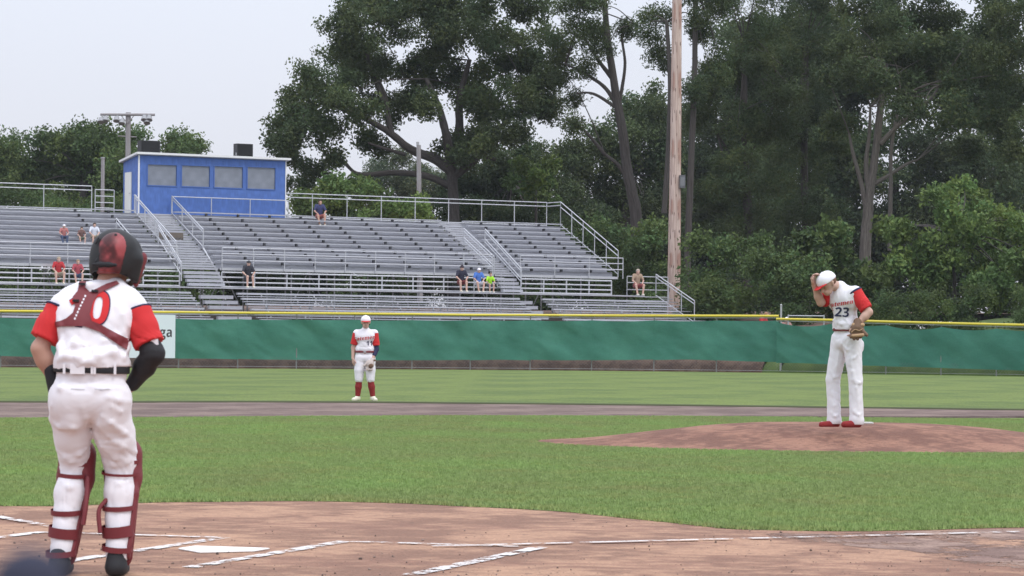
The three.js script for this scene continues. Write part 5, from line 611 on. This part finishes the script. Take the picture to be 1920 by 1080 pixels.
{ // ------------------------------------------------------------ infielder facing us at the edge of the dirt
  const s = 93.8, D = F / s, o = P(684, 753, D); o.y = 0.02;
  const t = thing('person', 'infielder number 11 in red socks facing the camera', 'person', o);
  const J = (px, py, z = 0) => [(px - 684) / s, (753 - py) / s, z], fz = [0, 0, 1];
  const wa = J(683.5, 660), ch = J(683.5, 634), nk = J(684, 618), hd = J(684.5, 605, 0.04), up = [0, 1, 0], hf = nrm([0.08, -0.12, 1]), hu = nrm([0, 1, 0.12]);
  const sh = { r: J(667.5, 625), l: J(701, 625) }, el = { r: J(661.5, 653, -0.03), l: J(705, 655, 0.0) }, wr = { r: J(661, 673, 0.02), l: J(698, 675, 0.10) };
  const hp = { r: J(674, 672), l: J(693, 672) }, kn = { r: J(673, 710, 0.03), l: J(694.5, 710, 0.03) }, an = { r: J(670.5, 745, 0), l: J(699, 745, 0) };
  const torso = [cap(J(674, 632), J(693, 632), 0.11, 0.11, fz, 1.05), cap(J(675, 655), J(692, 655), 0.095, 0.095), cap(ch, wa, 0.15, 0.135, fz, 1.3), cap(sh.r, sh.l, 0.062)], neck = cap(nk, hd, 0.06, 0.058);
  const arm = q => [cap(sh[q], el[q], 0.05, 0.042), cap(el[q], wr[q], 0.044, 0.03)], leg = q => [cap(hp[q], kn[q], 0.08, 0.055), cap(kn[q], lp(kn[q], an[q], 0.4), 0.052, 0.056), cap(lp(kn[q], an[q], 0.4), an[q], 0.056, 0.036)];
  const body = [...torso.map(p => ({ ...p, ra: p.ra - 0.008, rb: p.rb - 0.008 })), neck, ...arm('l'), ...arm('r'), ...leg('l'), ...leg('r')], hr = hand(wr.r, [0.08, -1, 0.15], [0.8, 0, -0.3], [0.2, 0, 1], 0.3, 1.0), hpr = headPrims(hd, hu, hf, 0.112);
  part('body', merge([nets(fld(body), bounds(body, 0.02), 0.013), nets(fld([...hpr, neck], { k: 0.02 }), bounds(hpr, 0.03), 0.008), nets(fld([...hr, cap(lp(el.r, wr.r, 0.85), wr.r, 0.03)], { k: 0.008 }), bounds(hr, 0.015), 0.005)]), C.skin2, t);
  faceParts(t, hd, hu, hf, 0.112); baseballCap(t, hd, hu, hf, 0.116, C.white, C.red, 0.009);
  part('hair', garment([cap(add(hd, [0, 0.02, -0.02]), add(hd, [0, 0.0, -0.03]), 0.09)], 0.01, { clip: [[0, 0, 1, hd[2] - 0.02]] }), C.hair, t);
  const jp = [...torso.map(p => ({ ...p, ra: p.ra + 0.012, rb: p.rb + 0.012 })), cap(nk, add(nk, [0, -0.05, 0]), 0.068, 0.08)], jf = fld(jp, { k: 0.04, fold: 0.018, ff: 9, clip: [[0, -1, 0, -(wa[1] - 0.01)]] }), js = part('jersey', nets(jf, bounds(jp, 0.03), 0.012), C.white, t);
  for (const q of ['l', 'r']) { const d = nrm(sub3(el[q], sh[q])), e = lp(sh[q], el[q], 0.78), b = lp(sh[q], el[q], 0.0), dd = p => d[0] * p[0] + d[1] * p[1] + d[2] * p[2]; part('sleeve', garment([cap(lp(sh[q], el[q], -0.05), lp(sh[q], el[q], 0.9), 0.076, 0.076)], 0.011, { k: 0.02, fold: 0.012, clip: [[...d, dd(e)], [-d[0], -d[1], -d[2], -dd(b)]] }), C.red, js); }
  part('arm_sleeve', garment([cap(lp(sh.l, el.l, 0.7), el.l, 0.052, 0.05), cap(el.l, lp(el.l, wr.l, 0.55), 0.05, 0.045)], 0.01, { k: 0.02 }), C.navy, t);
  const tr = [cap(J(675, 660), J(692, 660), 0.105, 0.105, fz, 1.03), cap(J(676, 672), J(691, 672), 0.115, 0.115, fz, 1.03), ...['l', 'r'].flatMap(q => [cap(hp[q], lp(hp[q], kn[q], 0.6), 0.108, 0.10), cap(lp(hp[q], kn[q], 0.6), add(kn[q], [0, -0.02, 0]), 0.10, 0.083)])];
  const tm = part('trousers', garment(tr, 0.012, { k: 0.025, fold: 0.013, ff: 9, clip: [[0, 1, 0, wa[1] + 0.01]] }), C.white, t);
  part('belt', garment([cap(J(675, 660), J(692, 660), 0.118, 0.118, fz, 1.03)], 0.01, { k: 0.01, clip: [[0, 1, 0, wa[1] + 0.02], [0, -1, 0, -(wa[1] - 0.022)]] }), C.maroon, tm); part('buckle', box(0.05, 0.035, 0.01, wa[0], wa[1], 0.118), M.galv, tm);
  for (const q of ['l', 'r']) { part('sock', garment([cap(add(kn[q], [0, -0.03, 0]), lp(kn[q], an[q], 0.45), 0.062, 0.066), cap(lp(kn[q], an[q], 0.45), an[q], 0.066, 0.047)], 0.01, { k: 0.02 }), C.sock, t); const x = q === 'l' ? 0.06 : -0.07; part('shoe', garment([cap(add(an[q], [0, -0.005, 0]), add(an[q], [0, -0.03, 0]), 0.052), cap(add(an[q], [0, -0.04, -0.03]), add(an[q], [x, -0.05, 0.14]), 0.048, 0.042)], 0.009, { k: 0.03, clip: [[0, -1, 0, 0]] }), C.shoe, t); }
  const q2 = (px, py) => [(px - 684) / s, (753 - py) / s];
  part('script', drape(textShapes(fontS, 'Gatemen', 0.072, ...q2(682.5, 634.5), 0.2, 0.12), jf, 0.5, 0.008, 0.02), C.red, js); part('number', drape(textShapes(font, '11', 0.088, ...q2(692, 644)), jf, 0.5, 0.008, 0.02), C.navy, js);
  const gc = add(wr.l, [-0.05, -0.09, 0.03]), gt = thing('baseball_glove', 'pale leather glove hanging in front of the infielder', 'glove', o.clone());
  part('leather', garment([ell(gc, 0.09, [0, 0, 1], 1.6), cap(gc, wr.l, 0.055, 0.045), ...[-0.07, -0.03, 0.01, 0.045].map(x => cap(add(gc, [x * 0.6, -0.03, 0.01]), add(gc, [x, -0.11, 0.03]), 0.024, 0.019)), cap(add(gc, [-0.05, 0.03, 0.02]), add(gc, [-0.11, -0.03, 0.04]), 0.026, 0.02)], 0.009, { k: 0.012 }), mat(lin(0.52, 0.44, 0.40), 0.7), gt); part('palm_patch', garment([ell(add(gc, [0.02, -0.03, 0.04]), 0.05, [0, 0, 1], 1.8)], 0.008, {}), C.leather, gt); part('wrist_strap', garment([cap(add(wr.l, [-0.04, -0.02, 0.02]), add(wr.l, [0.05, -0.01, 0.02]), 0.022)], 0.008, {}), C.leather, gt);
}
// ---------------------------------------------------------------- spectators
function spectator(label, px, py, D, floorY, c, o = {}) {         // px, py: top of the head
  const top = P(px, py, D), hgt = top.y - floorY, k = hgt / 1.30, b = V(top.x, floorY, top.z), t = thing('person', label, 'person', b, 'spectators watching from the stands'); t.rotation.y = BA * 0.7 + (o.turn ?? 0); t.scale.setScalar(Math.min(1.15, Math.max(0.72, k)));
  const W = 0.20, lean = o.lean ?? 0.05, tz = [0, 0.5, -0.12], chz = [0, 0.93, -0.12 + lean], hd = [0.01, 1.17, -0.08 + lean * 1.6], R = seeded(Math.round(px * 7));
  const legs = o.stand ? [-1, 1].map(e => [[0.09 * e, 0.5, -0.1], [0.1 * e, 0.25, -0.08], [0.1 * e, 0.04, -0.1]]) : [-1, 1].map(e => [[0.10 * e, 0.47, -0.08], [(0.12 + 0.1 * R()) * e, 0.50 + 0.04 * R(), 0.32], [(0.11 + 0.06 * R()) * e, 0.06, 0.34 + 0.08 * R()]]);
  const arms = [-1, 1].map(e => { const sh = [W * 0.95 * e, 1.0, -0.1 + lean], h = o.arms === 'front' ? [0.06 * e, 0.62, 0.24] : [0.15 * e, 0.58, 0.22]; return [sh, [0.28 * e, 0.74, 0.0 + lean], h]; });
  const torso = [cap([-0.09, 0.95, chz[2]], [0.09, 0.95, chz[2]], 0.12, 0.12, [0, 0, 1], 1.15), cap([0, 0.92, chz[2]], tz, 0.15, 0.15, [0, 0, 1], 1.15), cap([-0.17, 1.02, chz[2]], [0.17, 1.02, chz[2]], 0.06)];
  const body = [...torso.map(p => ({ ...p, ra: p.ra - 0.015, rb: p.rb - 0.015 })), cap([0, 1.02, chz[2]], hd, 0.058), ...headPrims(hd, [0, 1, 0], nrm([0.1, -0.1, 1]), 0.115), ...arms.flatMap(a => [cap(a[0], a[1], 0.05, 0.042), cap(a[1], a[2], 0.042, 0.03), cap(a[2], add(a[2], [0, -0.05, 0.06]), 0.038, 0.025)]), ...legs.flatMap(l => [cap(l[0], l[1], 0.085, 0.06), cap(l[1], l[2], 0.06, 0.042)])];
  part('body', garment(body, 0.024, { k: 0.03 }), c.skin ?? C.skin2, t);
  part('shirt', garment([...torso.map(p => ({ ...p, ra: p.ra + 0.014, rb: p.rb + 0.014 })), ...arms.map(a => cap(a[0], lp(a[0], a[1], 0.75), 0.07, 0.066))], 0.026, { k: 0.03, fold: 0.015 }), c.shirt, t);
  part(o.long ? 'trousers' : 'shorts', garment([cap([-0.07, 0.5, -0.1], [0.07, 0.5, -0.1], 0.14, 0.14), ...legs.flatMap(l => o.long ? [cap(l[0], l[1], 0.105, 0.085), cap(l[1], l[2], 0.08, 0.065)] : [cap(l[0], lp(l[0], l[1], 0.85), 0.105, 0.095)])], 0.026, { k: 0.03 }), c.pants, t);
  part(c.cap ? 'cap' : 'hair', garment([cap(add(hd, [0, 0.05, -0.012]), add(hd, [0, 0.052, 0.005]), 0.1), ...(c.cap ? [cap(add(hd, [-0.04, 0.05, 0.12]), add(hd, [0.04, 0.05, 0.12]), 0.04, 0.04, [0, 1, 0], 2)] : [])], 0.02, { k: 0.02, clip: [[0, -1, c.cap ? 0 : 0.9, -(hd[1] + 0.02) + (c.cap ? 0 : 0.9 * (hd[2] + 0.04))]] }), c.cap ?? c.hair ?? C.hair, t);
  for (const l of legs) part('shoe', garment([cap(add(l[2], [0, -0.015, -0.03]), add(l[2], [0, -0.025, 0.15]), 0.05, 0.042)], 0.02, { k: 0.02 }), c.shoe ?? C.shoe, t);
  return t;
}
const cm = (r, g, b) => mat(lin(r, g, b), 0.9), TS = t => BO.clone().addScaledVector(bv, t);
const dAt = (px, py, t) => { const [a, b] = ray(px, py), d = V(a, -b, -1); return bv.dot(BO.clone().addScaledVector(bv, t)) / bv.dot(d); };
const redS = cm(0.42, 0.03, 0.035), den = cm(0.06, 0.08, 0.14), khaki = cm(0.32, 0.27, 0.2);
const seatAt = (label, px, py, t, fy, c, o) => spectator(label, px, py, dAt(px, py, t), fy, c, o);
seatAt('spectator in pale red shirt and white cap on the far left benches', 120, 421, upT(4), upY(4), { shirt: cm(0.42, 0.16, 0.15), pants: den, cap: C.white, skin: C.skin2 }, { long: true });
seatAt('spectator in brown shirt between two others on the far left benches', 153, 426, upT(4), upY(4), { shirt: cm(0.16, 0.09, 0.08), pants: cm(0.14, 0.17, 0.13), hair: C.hair });
seatAt('dark haired spectator in white shirt just left of the catcher\'s helmet', 177, 418, upT(4), upY(4), { shirt: cm(0.62, 0.64, 0.72), pants: khaki, hair: C.hair });
seatAt('spectator in deep red shirt sitting low at far left', 110, 482, 3.1, WALK, { shirt: redS, pants: khaki, skin: C.skin2, hair: cm(0.35, 0.28, 0.2) });
seatAt('spectator in pinkish red shirt beside the catcher\'s shoulder', 146, 487, 3.1, WALK, { shirt: cm(0.38, 0.07, 0.09), pants: den, hair: cm(0.3, 0.2, 0.12) });
seatAt('lone spectator in navy shirt on the top row right of the press box', 600, 373, upT(10) + 0.3, upY(10) - 0.15, { shirt: cm(0.04, 0.045, 0.12), pants: cm(0.3, 0.09, 0.07), skin: C.skin }, { arms: 'wide' });
seatAt('spectator in black shirt sitting right of the left stair', 466, 489, 3.1, WALK, { shirt: cm(0.03, 0.03, 0.04), pants: cm(0.05, 0.05, 0.06), cap: cm(0.03, 0.03, 0.035) });
seatAt('spectator in black shirt and red shorts left of the blue shirted one', 866, 498, 3.1, WALK, { shirt: cm(0.025, 0.025, 0.045), pants: cm(0.16, 0.03, 0.03), cap: cm(0.03, 0.02, 0.03) });
seatAt('spectator in blue shirt and white cap beside the lime shirted child', 898, 503, 3.0, WALK, { shirt: cm(0.07, 0.17, 0.5), pants: cm(0.5, 0.5, 0.52), cap: C.white });
seatAt('child in bright lime green shirt', 919, 512, 3.0, WALK, { shirt: cm(0.38, 0.75, 0.03), pants: cm(0.1, 0.1, 0.12), hair: cm(0.2, 0.12, 0.07) }, { lean: 0.12 });
seatAt('spectator in tan shirt at the right end of the bleachers', 1196, 503, 3.0, WALK, { shirt: cm(0.34, 0.24, 0.17), pants: cm(0.24, 0.06, 0.06), skin: C.skin2, hair: cm(0.4, 0.33, 0.27) });
spectator('spectator in red shirt leaning forward behind the fence', 1428, 571, 152.5, 1.55, { shirt: redS, pants: den, skin: C.skin2, hair: cm(0.3, 0.16, 0.1) }, { lean: 0.2, turn: 0.6 });
spectator('spectator in white cap behind the step in the fence', 1475, 579, 151.5, 1.3, { shirt: cm(0.35, 0.2, 0.18), pants: den, cap: C.white }, {});

{ // blurred dark thing close to the lens
  const D = 0.8, p = P(58, 1032, D), b = V(p.x, 0, p.z), t = thing('padded_post', 'blurred dark blue padded post end in the bottom left corner', 'post', b), r = 0.0115;
  part('pad', new THREE.LatheGeometry([[0.0001, 0], [r * 1.1, 0], [r * 1.1, 0.1], [r, p.y - 0.012], [r * 0.85, p.y - 0.004], [r * 0.4, p.y], [0.0001, p.y + 0.001]].map(q => new THREE.Vector2(...q)), 20), mat(lin(0.020, 0.022, 0.045), 0.8), t); part('base_collar', new THREE.CylinderGeometry(r * 1.6, r * 1.8, 0.03, 20).translate(0, 0.015, 0), C.black, t);
}
renderer.render(scene, camera);
